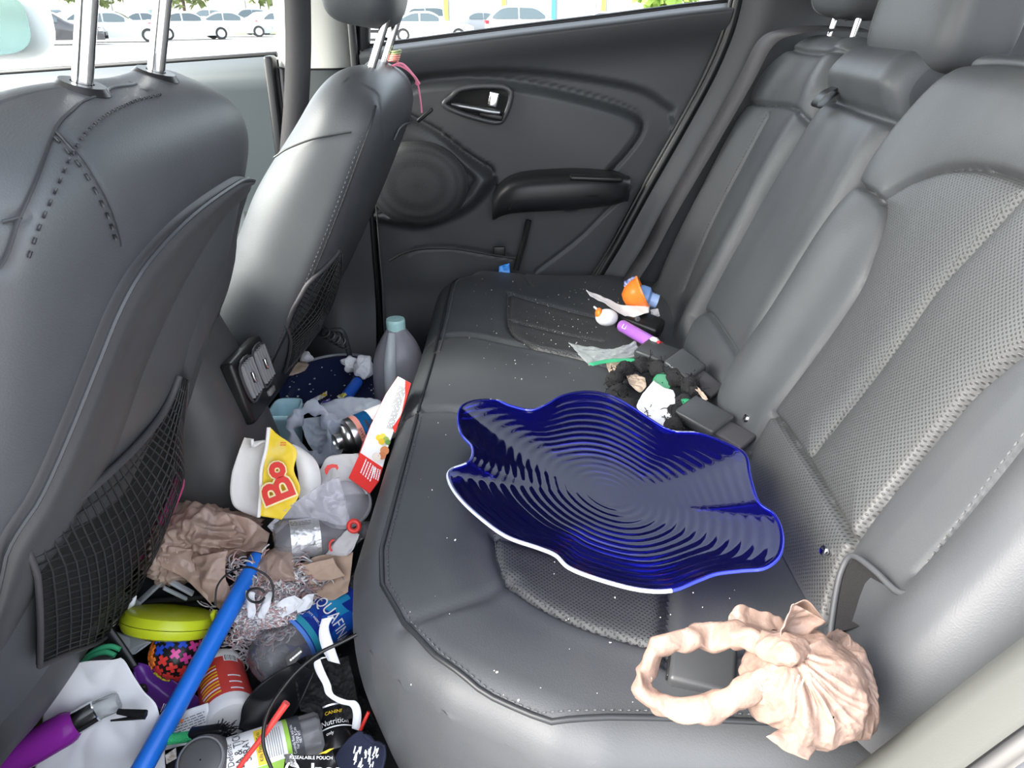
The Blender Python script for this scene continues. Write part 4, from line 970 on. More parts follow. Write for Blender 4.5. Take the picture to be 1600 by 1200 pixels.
def sheet(name, A, B, m, parent=None, nu=40, nv=40, amp=.003, sc=30., seed=0., bulge=0., th=.0006):
    P = ruled_geo(A, B, nu, nv, amp, sc, seed, bulge); o = grid(name, P, m, parent); 
    if th: solid(o, th)
    return o
def blob(name, c, ax, m, parent=None, amp=.15, sc=25., seed=0., nu=56, nv=84, e=1., fold=None):
    """crumpled closed skin; ax = three half-axis vectors"""
    c = np.array(c, float); ax = [np.array(a, float) for a in ax]; rows = []; rm = sum(np.linalg.norm(a) for a in ax)/3
    for a in np.linspace(.02, math.pi-.02, nu):
        row = []
        for b in np.linspace(0, 2*math.pi, nv+1)[:-1]:
            d = np.array([math.sin(a)**e*math.cos(b), math.sin(a)**e*math.sin(b), math.cos(a)]); p = c+ax[0]*d[0]+ax[1]*d[1]+ax[2]*d[2]
            r = p-c; k = 1+amp*(.8*nz(p, sc, seed)+1.0*(ridge(p, sc*.9, seed+3)-.55)+.22*(ridge(p, sc*2.6, seed+9)-.55))
            if fold: k += fold(d)
            row.append(c+r*k)
        rows.append(row)
    return grid(name, rows, m, parent, False, True)
S_ = lambda L, s: [atS(x, y, s) for x, y in L]
Zp = lambda L, z: [atZ(x, y, z) for x, y in L]

# ---------------------------------------------------------------- cobalt glass platter
def platter_mat():
    m = bpy.data.materials.new('cobalt_glass'); m.use_nodes = True; N = m.node_tree.nodes; L = m.node_tree.links; N.remove(N['Principled BSDF']); out = N['Material Output']
    tp = N.new('ShaderNodeBsdfTransparent'); tp.inputs[0].default_value = (.10, .12, .74, 1)
    df = N.new('ShaderNodeBsdfDiffuse'); df.inputs[0].default_value = (.010, .010, .16, 1); tl = N.new('ShaderNodeBsdfTranslucent'); tl.inputs[0].default_value = (.02, .025, .60, 1)
    gl = N.new('ShaderNodeBsdfGlossy'); gl.inputs['Roughness'].default_value = .05
    lw = N.new('ShaderNodeFresnel'); lw.inputs[0].default_value = 1.33
    a = N.new('ShaderNodeMixShader'); a.inputs[0].default_value = .5; L.new(df.outputs[0], a.inputs[1]); L.new(tl.outputs[0], a.inputs[2])
    b = N.new('ShaderNodeMixShader'); b.inputs[0].default_value = .72; L.new(a.outputs[0], b.inputs[1]); L.new(tp.outputs[0], b.inputs[2])
    c = N.new('ShaderNodeMixShader'); L.new(lw.outputs[0], c.inputs[0]); L.new(b.outputs[0], c.inputs[1]); L.new(gl.outputs[0], c.inputs[2]); L.new(c.outputs[0], out.inputs[0]); return m
M_cobalt = platter_mat(); M_cedge = mat('pale_glass_edge', (.72, .75, .85), .12, spec=.8)
opx = [(716, 655), (722, 635), (745, 626), (775, 626), (800, 635), (830, 641), (855, 632), (880, 618), (915, 612), (950, 617), (985, 635), (1015, 655), (1050, 674), (1095, 678), (1140, 695), (1165, 712), (1172, 745), (1185, 785), (1210, 805), (1222, 835), (1218, 868), (1195, 888), (1160, 892), (1120, 897), (1090, 908), (1050, 923), (1000, 922), (940, 907), (890, 888), (868, 868), (840, 856), (790, 838), (745, 805), (715, 775), (701, 750), (704, 735), (733, 722), (738, 700), (722, 680)]
pc_ = np.array([955, 772.]); 
def plane_z(x, y): return .386+.10*max(0, x-.13)            # leans a little up the backrest
def plat_pt(px, py, h):
    z = .386+h
    for _ in range(4): p = atZ(px, py, z); z = plane_z(p[0], p[1])+h
    return p
OUT = catmull(opx, 5, True); nth = len(OUT)
def ell(q):
    d = (q-pc_); an = R(24); u = np.array([math.cos(an), math.sin(an)]); v = np.array([-u[1], u[0]]); a = math.atan2(d@v/135, d@u/255); return pc_+u*255*math.cos(a)+v*135*math.sin(a)
ELL = [ell(q) for q in OUT]; rr = np.linspace(.012, 1, 74)
def plat(dz, rip):
    rows = []
    for r in rr:
        row = []
        for q, e_ in zip(OUT, ELL):
            q = e_+(q-e_)*r**2.2; rim = plat_pt(q[0], q[1], .030); ctr = plat_pt(pc_[0], pc_[1], .0)
            p = ctr+(rim-ctr)*r; prof = .030*(r**2.4)-.030*r                 # dished profile between centre and rim
            p = p+np.array([0, 0, prof+dz+rip*math.sin(r*2*math.pi*17)*(.4*sstep(.06, .2, r)+.6*sstep(.25, .5, r))*(1-.6*sstep(.94, 1., r))]); row.append(p)
        rows.append(row)
    return np.array(rows)
pt_ = plat(.0022, .00032); pb_ = plat(-.0022, .0001)
pl_ = thing('glass_platter', 'cobalt blue rippled glass platter with wavy rim lying on the bench', 'platter', tuple(pt_[0].mean(0)))
V = np.vstack([pt_.reshape(-1, 3), pb_.reshape(-1, 3)]); f1 = gridf(len(rr), nth, False, True); f2 = f1[:, ::-1]+len(rr)*nth
rim_f = [((len(rr)-1)*nth+i, (len(rr)-1)*nth+(i+1) % nth, (2*len(rr)-1)*nth+(i+1) % nth, (2*len(rr)-1)*nth+i) for i in range(nth)]
mesh('glass_body', V, [tuple(f) for f in f1]+[tuple(f) for f in f2]+rim_f+[tuple(range(nth))[::-1], tuple(range(len(rr)*nth, len(rr)*nth+nth))], M_cobalt, pl_)
bm = bmesh.new(); bm.from_mesh(bpy.data.objects['glass_body'].data); bmesh.ops.recalc_face_normals(bm, faces=bm.faces); bm.to_mesh(bpy.data.objects['glass_body'].data); bm.free()
tube('ground_rim', (pt_[-1]+pb_[-1])/2, .0020, mat('cobalt_rim', (.05, .07, .55), .08, spec=.9), pl_, 6, True)
tube('chipped_edge', [(pt_[-1][i % nth]+pb_[-1][i % nth])/2 for i in range(5*25, 5*36)], .00215, M_cedge, pl_, 6)

# ---------------------------------------------------------------- peach carrier bag tied in a loop
M_peach = film('peach_carrier_film', (.35, .245, .20), .10, .36, .35, .35, bump=('noise', 90, .6, .005))
tb_ = thing('carrier_bag', 'peach plastic carrier bag knotted shut on the near end of the bench', 'bag', tuple(atZ(1250, 1120, .35)))
sB = depth(1262, 1070, .42); u_ = sB/FPX
def radial(d):          # creases running out from the knot
    r_ = math.hypot(d[0]+.42, d[1]-.85); th = math.atan2(d[1]-.85, d[0]+.42); n_ = 1-2*abs(noise.noise(Vector((th*3.2, r_*.7, 2.1)))); n2 = 1-2*abs(noise.noise(Vector((th*7.5, r_*1.3, 5.1))))
    return (.11*(n_-.55)+.05*(n2-.55))*(1-.35*r_/2)
blob('bag_body', atS(1258, 1075, sB-.03), [RTV*88*u_, UPV*76*u_, FWD*.055], M_peach, tb_, .10, 26, 1.0, 110, 170, fold=radial)
blob('bag_side', atS(1322, 1066, sB), [RTV*30*u_+UPV*10*u_, UPV*78*u_-RTV*8*u_, FWD*.045], M_peach, tb_, .12, 26, 4.2, 80, 110, fold=radial)
kn = atS(1222, 1012, sB-.045); blob('knot', kn, [RTV*34*u_, UPV*22*u_, FWD*.022], M_peach, tb_, .30, 45, 7.7)
# handle loop: flattened crumpled tube through the loop's pixels
lp_ = catmull([atS(x, y, s) for x, y, s in [(1215, 1022, sB-.04), (1165, 998, sB-.02), (1120, 996, sB), (1070, 1000, sB), (1030, 1016, sB), (1008, 1048, sB), (1008, 1085, sB-.01), (1040, 1106, sB-.02), (1090, 1112, sB-.03), (1145, 1092, sB-.04), (1190, 1062, sB-.05), (1220, 1040, sB-.05)]], 9)
rr_ = np.interp(np.linspace(0, 1, len(lp_)), [0, .12, .35, .5, .62, .75, .9, 1], [10, 21, 16, 13, 17, 22, 15, 9])*u_
V, f = tube_geo(lp_, rr_, 26)
V = np.array([v+np.array([.16*.03*(nz(v, 60, 2)+.8*(ridge(v, 45, 3)-.5)), .004*nz(v, 50, 8), .007*(ridge(v, 40, 5)-.5)]) for v in V]); mesh('handle_loop', V, f, M_peach, tb_)
sheet('bag_tab', S_([(1008, 1040), (995, 1065), (992, 1090)], sB), S_([(1020, 1060), (1010, 1080), (1015, 1106)], sB-.004), M_peach, tb_, 20, 14, .003, 60, 2)
# ears above the knot
sheet('bag_ear', S_([(1205, 1015), (1222, 985), (1243, 945)], sB-.05), S_([(1248, 1020), (1262, 995), (1288, 968)], sB-.035), M_peach, tb_, 26, 24, .006, 50, 3, .010)
sheet('bag_ear', S_([(1243, 945), (1262, 940), (1288, 968)], sB-.030), S_([(1222, 990), (1240, 1000), (1262, 1000)], sB-.015), M_peach, tb_, 22, 20, .004, 60, 9, .012)
sheet('bag_ear', S_([(1137, 985), (1142, 955), (1160, 945), (1200, 958), (1232, 972)], sB+.02), S_([(1160, 1000), (1180, 992), (1195, 990), (1210, 985), (1228, 990)], sB), M_peach, tb_, 30, 22, .006, 50, 5, .008)
sheet('bag_tail', S_([(1200, 1150), (1225, 1172), (1262, 1188)], sB-.075), S_([(1250, 1120), (1290, 1140), (1305, 1128)], sB-.05), M_peach, tb_, 26, 22, .006, 40, 6, .01)
M_gprint = mat('faded_green_print', (.22, .36, .30), .6)
c_ = atS(1217, 1066, sB-.1015); Mt = Matrix.Translation(Vector(c_)) @ Matrix((Vector(RTV), Vector(UPV), Vector(-FWD))).transposed().to_4x4()
mb = MB()
for k in range(3): mb.tube(xf(Mt, [(r_*math.cos(t)*.010-.008, r_*math.sin(t)*.007, 0) for t in np.linspace(0, 5.5, 20)]) if False else xf(Mt, [((.55+.22*k)*.009*math.cos(t)-.007, (.55+.22*k)*.0065*math.sin(t), 0) for t in np.linspace(.3, 5.4, 20)]), .0005, 4)
for k in range(3): mb.tube(xf(Mt, [(.007+.004*k, -.004, 0), (.010+.004*k, .005, 0)]), .0006, 4)
mb.build('printed_mark', M_gprint, tb_)

# ---------------------------------------------------------------- seat belt buckles
def buckle(label, p, d, n, L=.065, w=.046, t=.020):
    """box buckle at p pointing along d, facing n, with slot and stalk"""
    d = Vector(d).normalized(); n = Vector(n); n = (n-d*n.dot(d)).normalized(); x = d.cross(n); M3 = Matrix((x, d, n)).transposed(); b = thing('belt_buckle', label, 'buckle', tuple(p), 'seat belt buckles')
    pv = Vector(p); o = MB().box(pv+n*t*.5, (w, L, t), M3).build('buckle_body', mat('charcoal_buckle', (.045, .047, .05), .4), b, sharp=None); bevel(o, .005, 3)
    o = MB().box(pv+d*(L*.5)+n*t*.5, (w*.78, .004, t*.5), M3).build('release_button', M_black, b, sharp=None); bevel(o, .001, 2)
    o = MB().box(pv-d*(L*.5+.02)+n*t*.4, (w*.7, .05, t*.5), M3).build('stalk', M_belt, b, sharp=None); bevel(o, .003, 2); return b
buckle('flat grey belt buckle beside the purple lighter', atZ(1028, 562, .375), (-.7, .5, .1), (.1, -.2, 1), .07, .055)
buckle('small grey buckle leaning on the centre backrest', atZ(1070, 579, .392), (-.55, .7, .25), (-.3, -.3, 1), .055, .045)
buckle('grey belt buckle next to the platter and black yarn', atZ(1100, 660, .375), (-.55, .75, .05), (-.2, -.2, 1), .075, .05)
buckle('black belt buckle inside the peach bag handle', atZ(1095, 1050, .355), (-.95, .25, .05), (0, -.3, 1), .06, .05)

# ---------------------------------------------------------------- far corner clutter
M_wpaper = mat('white_paper', (.80, .80, .80), .75); M_gpaper = mat('grey_white_paper', (.62, .60, .60), .75); M_beige = mat('beige_napkin', (.66, .50, .38), .85, bump=('noise', 300, .4, .001))
M_orange = mat('orange_plastic', (.95, .22, .03), .3); M_skyb = mat('pale_blue_plastic', (.25, .42, .80), .3); M_purple = mat('purple_plastic', (.36, .13, .52), .3)
M_green = mat('green_plastic', (.02, .22, .09), .35); M_clearf = film('clear_film', (.86, .90, .90), .88, .2, .3, .6)
sF_ = depth(990, 470, .42)
def sheet_thing(nm, label, cat, A, B, m, **k):
    c = np.mean(list(A)+list(B), 0); t = thing(nm, label, cat, tuple(c)); o = sheet('sheet', A, B, m, t, **k); return t
tc_ = thing('toy_cup', 'orange toy cup lying on its side in the far seat corner', 'cup', tuple(atS(994, 468, sF_)))
ca = atS(975, 468, sF_); cb = atS(1004, 456, sF_-.01)
lathe('cup_bowl', [(.001, -.002), (.012, 0), (.022, .010), (.028, .024), (.030, .034), (.0325, .036), (.0325, .040), (.028, .040), (.025, .020), (.015, .006), (.001, .004)], M_orange, frame(ca, cb), tc_, 32)
bt_ = thing('small_bottle', 'small pale blue bottle with ridged cap behind the orange cup', 'bottle', tuple(atS(1014, 463, sF_+.01)))
a_ = atS(1000, 462, sF_+.01); b_ = atS(1031, 473, sF_+.01)
lathe('bottle_body', [(.001, -.01), (.018, -.008), (.022, 0), (.022, .014), (.014, .020)], M_skyb, frame(a_, b_), bt_, 28)
lathe('ridged_cap', [(.014, .018)]+[(.0135+.001*(k % 2), .020+.003*k) for k in range(6)]+[(.001, .037)], mat('sky_cap', (.40, .55, .88), .35), frame(a_, b_), bt_, 28)
sheet_thing('candy_wrapper', 'blue and purple foil wrapper on top of the orange cup', 'wrapper', S_([(974, 447), (984, 435), (995, 431)], sF_+.01), S_([(980, 452), (990, 445), (998, 441)], sF_-.005), mat('blue_foil', (.10, .16, .60), .25, .4, var=(90, (.55, .6, .85))), amp=.006, sc=80)
sheet_thing('paper_strip', 'torn grey white paper strip under the orange cup', 'paper', S_([(916, 453), (940, 463), (970, 476), (1000, 478), (1015, 478)], sF_-.02), S_([(922, 462), (945, 475), (968, 489), (988, 496), (1014, 488)], sF_-.03), M_gpaper, amp=.003, sc=40)
sheet_thing('foil_scrap', 'small pale wrapper scrap beside the black case', 'wrapper', S_([(1016, 484), (1028, 482)], sF_), S_([(1018, 497), (1031, 494)], sF_), M_gpaper, amp=.004, sc=90)
sp_ = thing('spoon_toy', 'white and orange round plastic scoop next to the torn strip', 'toy', tuple(atS(947, 495, sF_-.05)))
blob('scoop_bowl', atS(948, 496, sF_-.05), [RTV*17*sF_/FPX, UPV*13*sF_/FPX, FWD*.016], mat('white_plastic', (.82, .82, .82), .3), sp_, .0, 10)
blob('orange_side', atS(936, 490, sF_-.051), [RTV*6*sF_/FPX, UPV*9*sF_/FPX, FWD*.012], M_orange, sp_, .0, 10, nu=20, nv=30)
tube('scoop_handle', [atS(938, 488, sF_-.05), atS(928, 479, sF_-.045)], [.003, .0018], mat('white_handle', (.8, .8, .8), .4), sp_, 8)
bc_ = thing('black_case', 'small black plastic case behind the purple lighter', 'case', tuple(atZ(1000, 510, .375)))
p_ = atZ(1000, 506, .385); o = MB().box(p_, (.085, .050, .035), Euler((R(10), R(12), R(-28))).to_matrix()).build('case_body', M_black, bc_, sharp=None); bevel(o, .009, 4)
lathe('case_button', [(.005, 0), (.005, .002), (.001, .003)], M_plas, frame(atZ(996, 498, .408), atZ(996, 498, .418)), bc_, 16)
li = thing('lighter', 'purple lighter with white and red head on the seat crease', 'lighter', tuple(atZ(1000, 520, .375)))
a_ = atZ(970, 508, .398); b_ = atZ(1018, 535, .392); c_ = atZ(1040, 546, .390)
lathe('lighter_body', [(.001, 0), (.010, .001), (.0115, .004), (.0115, float(np.linalg.norm(b_-a_))), (.001, float(np.linalg.norm(b_-a_)))], M_purple, frame(a_, b_), li, 24)
lathe('lighter_head', [(.011, 0), (.012, .006), (.009, .014), (.001, .015)], mat('white_head', (.8, .78, .78), .35), frame(b_, c_), li, 20); lathe('red_wheel', [(.001, .013), (.009, .014), (.009, .021), (.001, .022)], mat('red_wheel', (.6, .04, .05), .4), frame(b_, c_), li, 20)
dl_ = Vector(b_-a_).normalized(); text('printed_word', 'LiL', .012, surf_frame((a_*.72+b_*.28)+.0118*np.array((Vector(O-a_).normalized()-dl_*Vector(O-a_).normalized().dot(dl_)).normalized()), dl_, Vector(O-a_)), M_wpaper, li, None)
# zip bag
zb = thing('zip_bag', 'clear zip bag with a green seal lying on the middle of the bench', 'bag', tuple(atZ(945, 560, .375)))
sheet('bag_film', Zp([(888, 536), (915, 541), (950, 545), (975, 540), (992, 534)], .385), Zp([(920, 571), (940, 565), (965, 562), (990, 558), (1000, 550)], .378), M_clearf, zb, 34, 24, .004, 50)
sheet('green_seal', Zp([(919, 568), (945, 562), (975, 560), (995, 560)], .384), Zp([(926, 572), (950, 567), (980, 565), (1000, 566)], .382), mat('green_zip', (.05, .42, .20), .35), zb, 24, 6, .001, 50)
sheet_thing('napkin', 'crumpled beige napkin sticking out under the zip bag', 'napkin', Zp([(946, 568), (965, 566), (985, 564)], .374), Zp([(952, 582), (960, 588), (975, 580)], .370), M_beige, amp=.004, sc=60)
sheet_thing('napkin', 'beige napkin scrap inside the black yarn loop', 'napkin', Zp([(978, 588), (990, 585), (1008, 590)], .374), Zp([(985, 603), (1000, 612), (1010, 604)], .372), M_beige, amp=.003, sc=60, seed=3)
# black fuzzy yarn scarf
ys_ = thing('yarn_scarf', 'black fuzzy yarn scarf looped round papers near the seat crease', 'scarf', tuple(atZ(1030, 620, .365)))
M_yarn = mat('black_yarn', (.018, .017, .018), .9, bump=('noise', 400, .8, .003))
core = catmull([atZ(x, y, z) for x, y, z in [(1010, 670, .368), (985, 640, .372), (965, 612, .374), (962, 590, .378), (985, 575, .38), (1015, 572, .385), (1045, 585, .388), (1075, 600, .388), (1085, 618, .385), (1068, 632, .38), (1055, 650, .378), (1050, 680, .376)]], 8)
V, f = tube_geo(core, .012+.004*np.sin(np.arange(len(core))*.9), 14); V = np.array([v+.004*np.array([nz(v, 90, 1), nz(v, 90, 2), nz(v, 90, 3)]) for v in V]); mesh('scarf_core', V, f, M_yarn, ys_)
mb = MB(); rnd = random.Random(5)
for k in range(420):
    q = core[rnd.randrange(len(core))]; d = np.array([rnd.gauss(0, 1), rnd.gauss(0, 1), abs(rnd.gauss(0, 1))]); d /= np.linalg.norm(d); q = q+d*.012
    e = np.array([rnd.gauss(0, 1), rnd.gauss(0, 1), rnd.gauss(0, 1)])*.006; mb.tube(catmull([q-d*.004, q+e*.5+d*.003, q+e+d*.002], 3), .0007, 3)
fz = mb.build('scarf_fuzz', M_yarn, ys_, sharp=None); fz['kind'] = 'stuff'
sheet_thing('receipt', 'torn white paper inside the black yarn loop', 'paper', Zp([(1022, 594), (1005, 615), (995, 635), (1010, 650), (1035, 675)], .384), Zp([(1028, 600), (1040, 608), (1052, 612), (1055, 630), (1050, 676)], .382), M_wpaper, amp=.004, sc=30)
gl_ = thing('jar_cap', 'dark green plastic lid behind the torn white paper', 'cap', tuple(atZ(1035, 598, .37))); lathe('lid_disc', [(.001, .004), (.014, .004), (.016, .002), (.016, -.004), (.001, -.004)], M_green, frame(atZ(1035, 598, .376), atZ(1034, 594, .41)), gl_, 24)
gp = thing('green_packet', 'green and white packet beside the lower buckle', 'packet', tuple(atZ(1085, 630, .37))); sheet('green_end', Zp([(1064, 624), (1070, 637)], .392), Zp([(1082, 622), (1086, 636)], .392), mat('bright_green', (.03, .35, .15), .35), gp, 12, 12, .002, 60); sheet('clear_end', Zp([(1082, 622), (1086, 636)], .392), Zp([(1098, 622), (1110, 640)], .388), M_gpaper, gp, 12, 12, .003, 60)
sheet_thing('envelope_corner', 'white paper corner poking out under the platter', 'paper', Zp([(985, 634), (1000, 648), (1030, 668)], .372), Zp([(995, 632), (1015, 645), (1042, 670)], .374), mat('white_blue_paper', (.72, .78, .90), .6), amp=.002, sc=40)
sheet_thing('red_white_scrap', 'red and white scrap in the gap below the snap button', 'wrapper', Zp([(1140, 690), (1150, 706)], .372), Zp([(1150, 690), (1166, 712)], .372), mat('red_white_print', (.75, .75, .75), .5, var=(70, (.7, .06, .03), (.5, .54))), amp=.003, sc=60, nu=12, nv=12)
sheet_thing('napkin', 'brown paper twist against the middle backrest', 'napkin', Zp([(1083, 604), (1092, 615), (1100, 626)], .40), Zp([(1088, 603), (1098, 612), (1106, 624)], .40), M_beige, amp=.003, sc=80, seed=6, nu=14, nv=10)
sheet_thing('blue_scrap', 'small bright blue plastic scrap wedged beside the far door', 'scrap', [atY(780, 416, 1.705), atY(796, 411, 1.705)], [atY(779, 430, 1.70), atY(797, 430, 1.70)], mat('bright_blue', (.02, .25, .75), .35), amp=.003, sc=90, nu=12, nv=10)
# crumbs on the seat
mb = MB(); rnd = random.Random(8)
for k in range(330):
    if k < 190: px, py = rnd.gauss(870, 70), rnd.gauss(510, 35)
    elif k < 250: px, py = rnd.gauss(790, 25), rnd.gauss(437, 6)
    else: px, py = rnd.uniform(640, 1150), rnd.uniform(560, 1120)
    p = atZ(px, py, .355)
    if not (-.14 < p[0] < .28 and .48 < p[1] < 1.66): continue
    r = rnd.choice([.0003, .0004, .0005, .0008]); p[2] = seat_z(p[0], p[1])+r*.7; mb.box(p, (r*2, r*rnd.uniform(1, 3), r*1.5), Euler((rnd.random()*3, rnd.random()*3, rnd.random()*3)).to_matrix())
tag(mb.build('crumbs', mat('pale_crumbs', (.75, .72, .66), .8), None, False), 'pale crumbs scattered over the black bench cushion', 'crumbs', kind='stuff')
# ================================================================== litter in the footwell
def cylframe(a, b, up=None): return frame(a, b)
def can_text(par, a, b, r, t, s, size, m, flip=False, twist=0., sx=1.):
    """word printed round a cylinder a->b at fraction t, facing the camera; letters point to b (or to a when flip)"""
    d = Vector(b-a).normalized(); L = (Vector(b)-Vector(a)).length; p = Vector(a)+d*L*t; up = -d if flip else d
    z = Vector(O)-p; z = (z-d*z.dot(d)).normalized(); z = Matrix.Rotation(twist, 3, d) @ z; x = up.cross(z)
    M = Matrix.Translation(p) @ Matrix((x, up, z)).transposed().to_4x4(); return text('printed_word', s, size, M, m, par, bend=r, sx=sx)
def arc_patch(nm, par, a, b, r, t0, t1, th0, th1, m, n=14):
    """patch of label on the cylinder a->b between fractions t0..t1 and angles th0..th1 measured from the side facing the camera"""
    d = Vector(b-a).normalized(); L = (Vector(b)-Vector(a)).length; rows = []
    for t in np.linspace(t0, t1, 4):
        p = Vector(a)+d*L*t; z = Vector(O)-(Vector(a)+d*L*.5); z = (z-d*z.dot(d)).normalized(); rows.append([tuple(p+(Matrix.Rotation(th, 3, d) @ z)*r) for th in np.linspace(th0, th1, n)])
    return grid(nm, rows, m, par)
def lines(nm, par, corners, rows_, m, fill=.45, seed=1, gap=.12, lift=None):
    """rows of tiny printed text on a quad: corners p00,p10,p01 (origin, along the rows, across the rows)"""
    p0, px_, py_ = [np.array(c, float) for c in corners]; ex = px_-p0; ey = py_-p0; n = np.cross(ex, ey); n /= np.linalg.norm(n)+1e-12
    if np.dot(n, O-p0) < 0: n = -n
    mb = MB(); rr = random.Random(seed); n = n*(lift or .0006)
    for k in range(rows_):
        v0 = (k+.25)/rows_; v1 = v0+fill/rows_; u = 0.
        while u < .97:
            w = rr.uniform(.05, .16); u1 = min(.99, u+w); o_ = len(mb.V)
            mb.add([p0+ex*u+ey*v0+n, p0+ex*u1+ey*v0+n, p0+ex*u1+ey*v1+n, p0+ex*u+ey*v1+n], [(0, 1, 2, 3)]); u = u1+gap*w+.015
    return mb.build(nm, m, par, False, None)
M_ink = mat('black_ink', (.03, .03, .035), .6); M_white = mat('white_print', (.85, .85, .85), .5); M_redp = mat('red_print', (.68, .04, .03), .4); M_yelp = mat('yellow_print', (.85, .58, .03), .45)
# ---- heap of dark clothes added as a base and to fill the dark gaps
def heap(x, y):
    b = .085*np.exp(-((y-.80)/.34)**4)+.15*np.exp(-((y-1.42)/.26)**4)
    return b*(1-.25*((x+.33)/.2)**2)
P = []
for x in np.linspace(-.515, -.182, 70):
    P.append([(x, y, max(.012, float(heap(x, y))+.018*nz((x, y, 0), 9, 2)+.010*(ridge((x, y, 0), 16, 4)-.5))) for y in np.linspace(.45, 1.68, 150)])
hp = thing('padding_heap', 'added black clothes under all the footwell litter', 'padding', (-.33, 1.0, 0)); grid('cloth', P, mat('black_padding', (.010, .010, .012), .85, bump=('noise', 500, .5, .002)), hp)

# ---- far end of the footwell
sJ = depth(613, 490, .392)
jg = thing('milk_jug', 'empty translucent plastic jug with pale green cap behind the bench edge', 'jug', tuple(atY(620, 640, 1.42)*np.array([1, 1, 0])+np.array([0, 0, .13])))
M_jug = film('frosted_jug', (.66, .64, .70), .52, .22, .35, .6, bump=('noise', 60, .4, .004))
jc = np.array([-.228, 1.42]); rows = []
for z, r in [(.125, .001), (.125, .040), (.132, .049), (.20, .052), (.26, .0525), (.30, .049), (.325, .040), (.345, .028), (.358, .019), (.364, .0165), (.372, .0165)]:
    rows.append([(jc[0]+r*math.copysign(abs(math.cos(b))**.8, math.cos(b)), jc[1]+r*math.copysign(abs(math.sin(b))**.8, math.sin(b)), z) for b in np.linspace(0, 2*math.pi, 49)[:-1]])
o = grid('jug_body', rows, M_jug, jg, False, True); subsurf(o, 1)
hz_ = catmull([(jc[0]-.006, jc[1]-.020, .358), (jc[0]-.008, jc[1]-.042, .320), (jc[0]-.010, jc[1]-.054, .27), (jc[0]-.006, jc[1]-.055, .22), (jc[0], jc[1]-.050, .18)], 8)
tube('jug_handle', hz_, np.interp(np.linspace(0, 1, len(hz_)), [0, .3, .8, 1], [.008, .012, .013, .007]), film('frosted_handle', (.72, .76, .78), .15, .3, .3, .4), jg, 14)
lathe('jug_cap', [(.0185, .360)]+[(.0185+.0006*(k % 2), .362+.002*k) for k in range(9)]+[(.0175, .381), (.001, .382)], mat('seafoam_cap', (.45, .72, .70), .35), Matrix.Translation((jc[0], jc[1], 0)), jg, 36)
# navy tray
tr2 = thing('navy_tray', 'navy blue plastic tray with crumbs behind the console', 'tray', tuple(atZ(505, 600, .16)))
P = ruled_geo([atZ(x, y, .245) for x, y in [(436, 608), (455, 583), (480, 568), (515, 559), (550, 557), (580, 563), (600, 575)]], [atZ(x, y, .215) for x, y in [(436, 628), (460, 640), (490, 645), (520, 645), (550, 645), (585, 640), (604, 630)]], 50, 30); P[:, :, 2] -= .016*np.sin(np.linspace(0, math.pi, 30))[None]
o = grid('tray_floor', P, mat('navy_plastic', (.014, .022, .075), .4, bump=('noise', 200, .2, .001)), tr2); solid(o, .004)
tube('tray_rim', P[5:42, 0]+np.array([0, .003, .003]), .0035, mat('grey_rim', (.30, .32, .35), .4), tr2, 8)
mb = MB(); rnd = random.Random(3)
for k in range(60):
    i, j = rnd.randrange(5, 48), rnd.randrange(4, 28); r = rnd.choice([.0008, .001, .0016]); mb.box(P[i, j]+np.array([0, 0, .004]), (r*2, r*2, r))
mb.build('crumb', mat('tray_crumbs', (.7, .7, .72), .7), tr2)['kind'] = 'stuff'
sN_ = depth(560, 573, .27)
blobt = lambda nm, lab, cat, px, py, s, w, h, m, amp, sc, seed: blob('crumpled_paper', atS(px, py, s), [RTV*w*s/FPX, UPV*h*s/FPX, FWD*(w+h)*.4*s/FPX], m, thing(nm, lab, cat, tuple(atS(px, py, s))), amp, sc, seed, 40, 56)
M_tis = mat('white_tissue', (.74, .75, .78), .85)
blobt('tissue', 'crumpled white tissue left of the translucent jug', 'tissue', 549, 570, sN_, 14, 12, M_tis, .55, 55, 1); blobt('tissue', 'crumpled white tissue touching the jug, on the black grip', 'tissue', 568, 573, sN_-.02, 13, 16, M_tis, .5, 50, 5)
blobt('tissue', 'white tissue at the far left edge of the navy tray', 'tissue', 481, 559, sN_+.02, 13, 9, M_tis, .4, 50, 8)
sheet_thing('paper_scrap', 'torn tan paper scrap on the rim of the navy tray', 'paper', [atZ(x, y, .262) for x, y in [(448, 588), (462, 570), (470, 562)]], [atZ(x, y, .258) for x, y in [(458, 586), (475, 580), (483, 569)]], mat('tan_paper', (.62, .48, .38), .8), amp=.003, sc=50, nu=20, nv=20)
bw = thing('brush_handle', 'short blue handle with a black grip beside the jug', 'handle', tuple(atZ(555, 605, .22)))
a_ = atZ(540, 622, .245); b_ = atZ(558, 597, .250); c_ = atZ(569, 576, .255); tube('blue_tube', [a_, b_], .0115, mat('blue_handle', (.015, .12, .62), .35), bw, 18); tube('black_grip', [b_, c_], .0125, M_black, bw, 18)
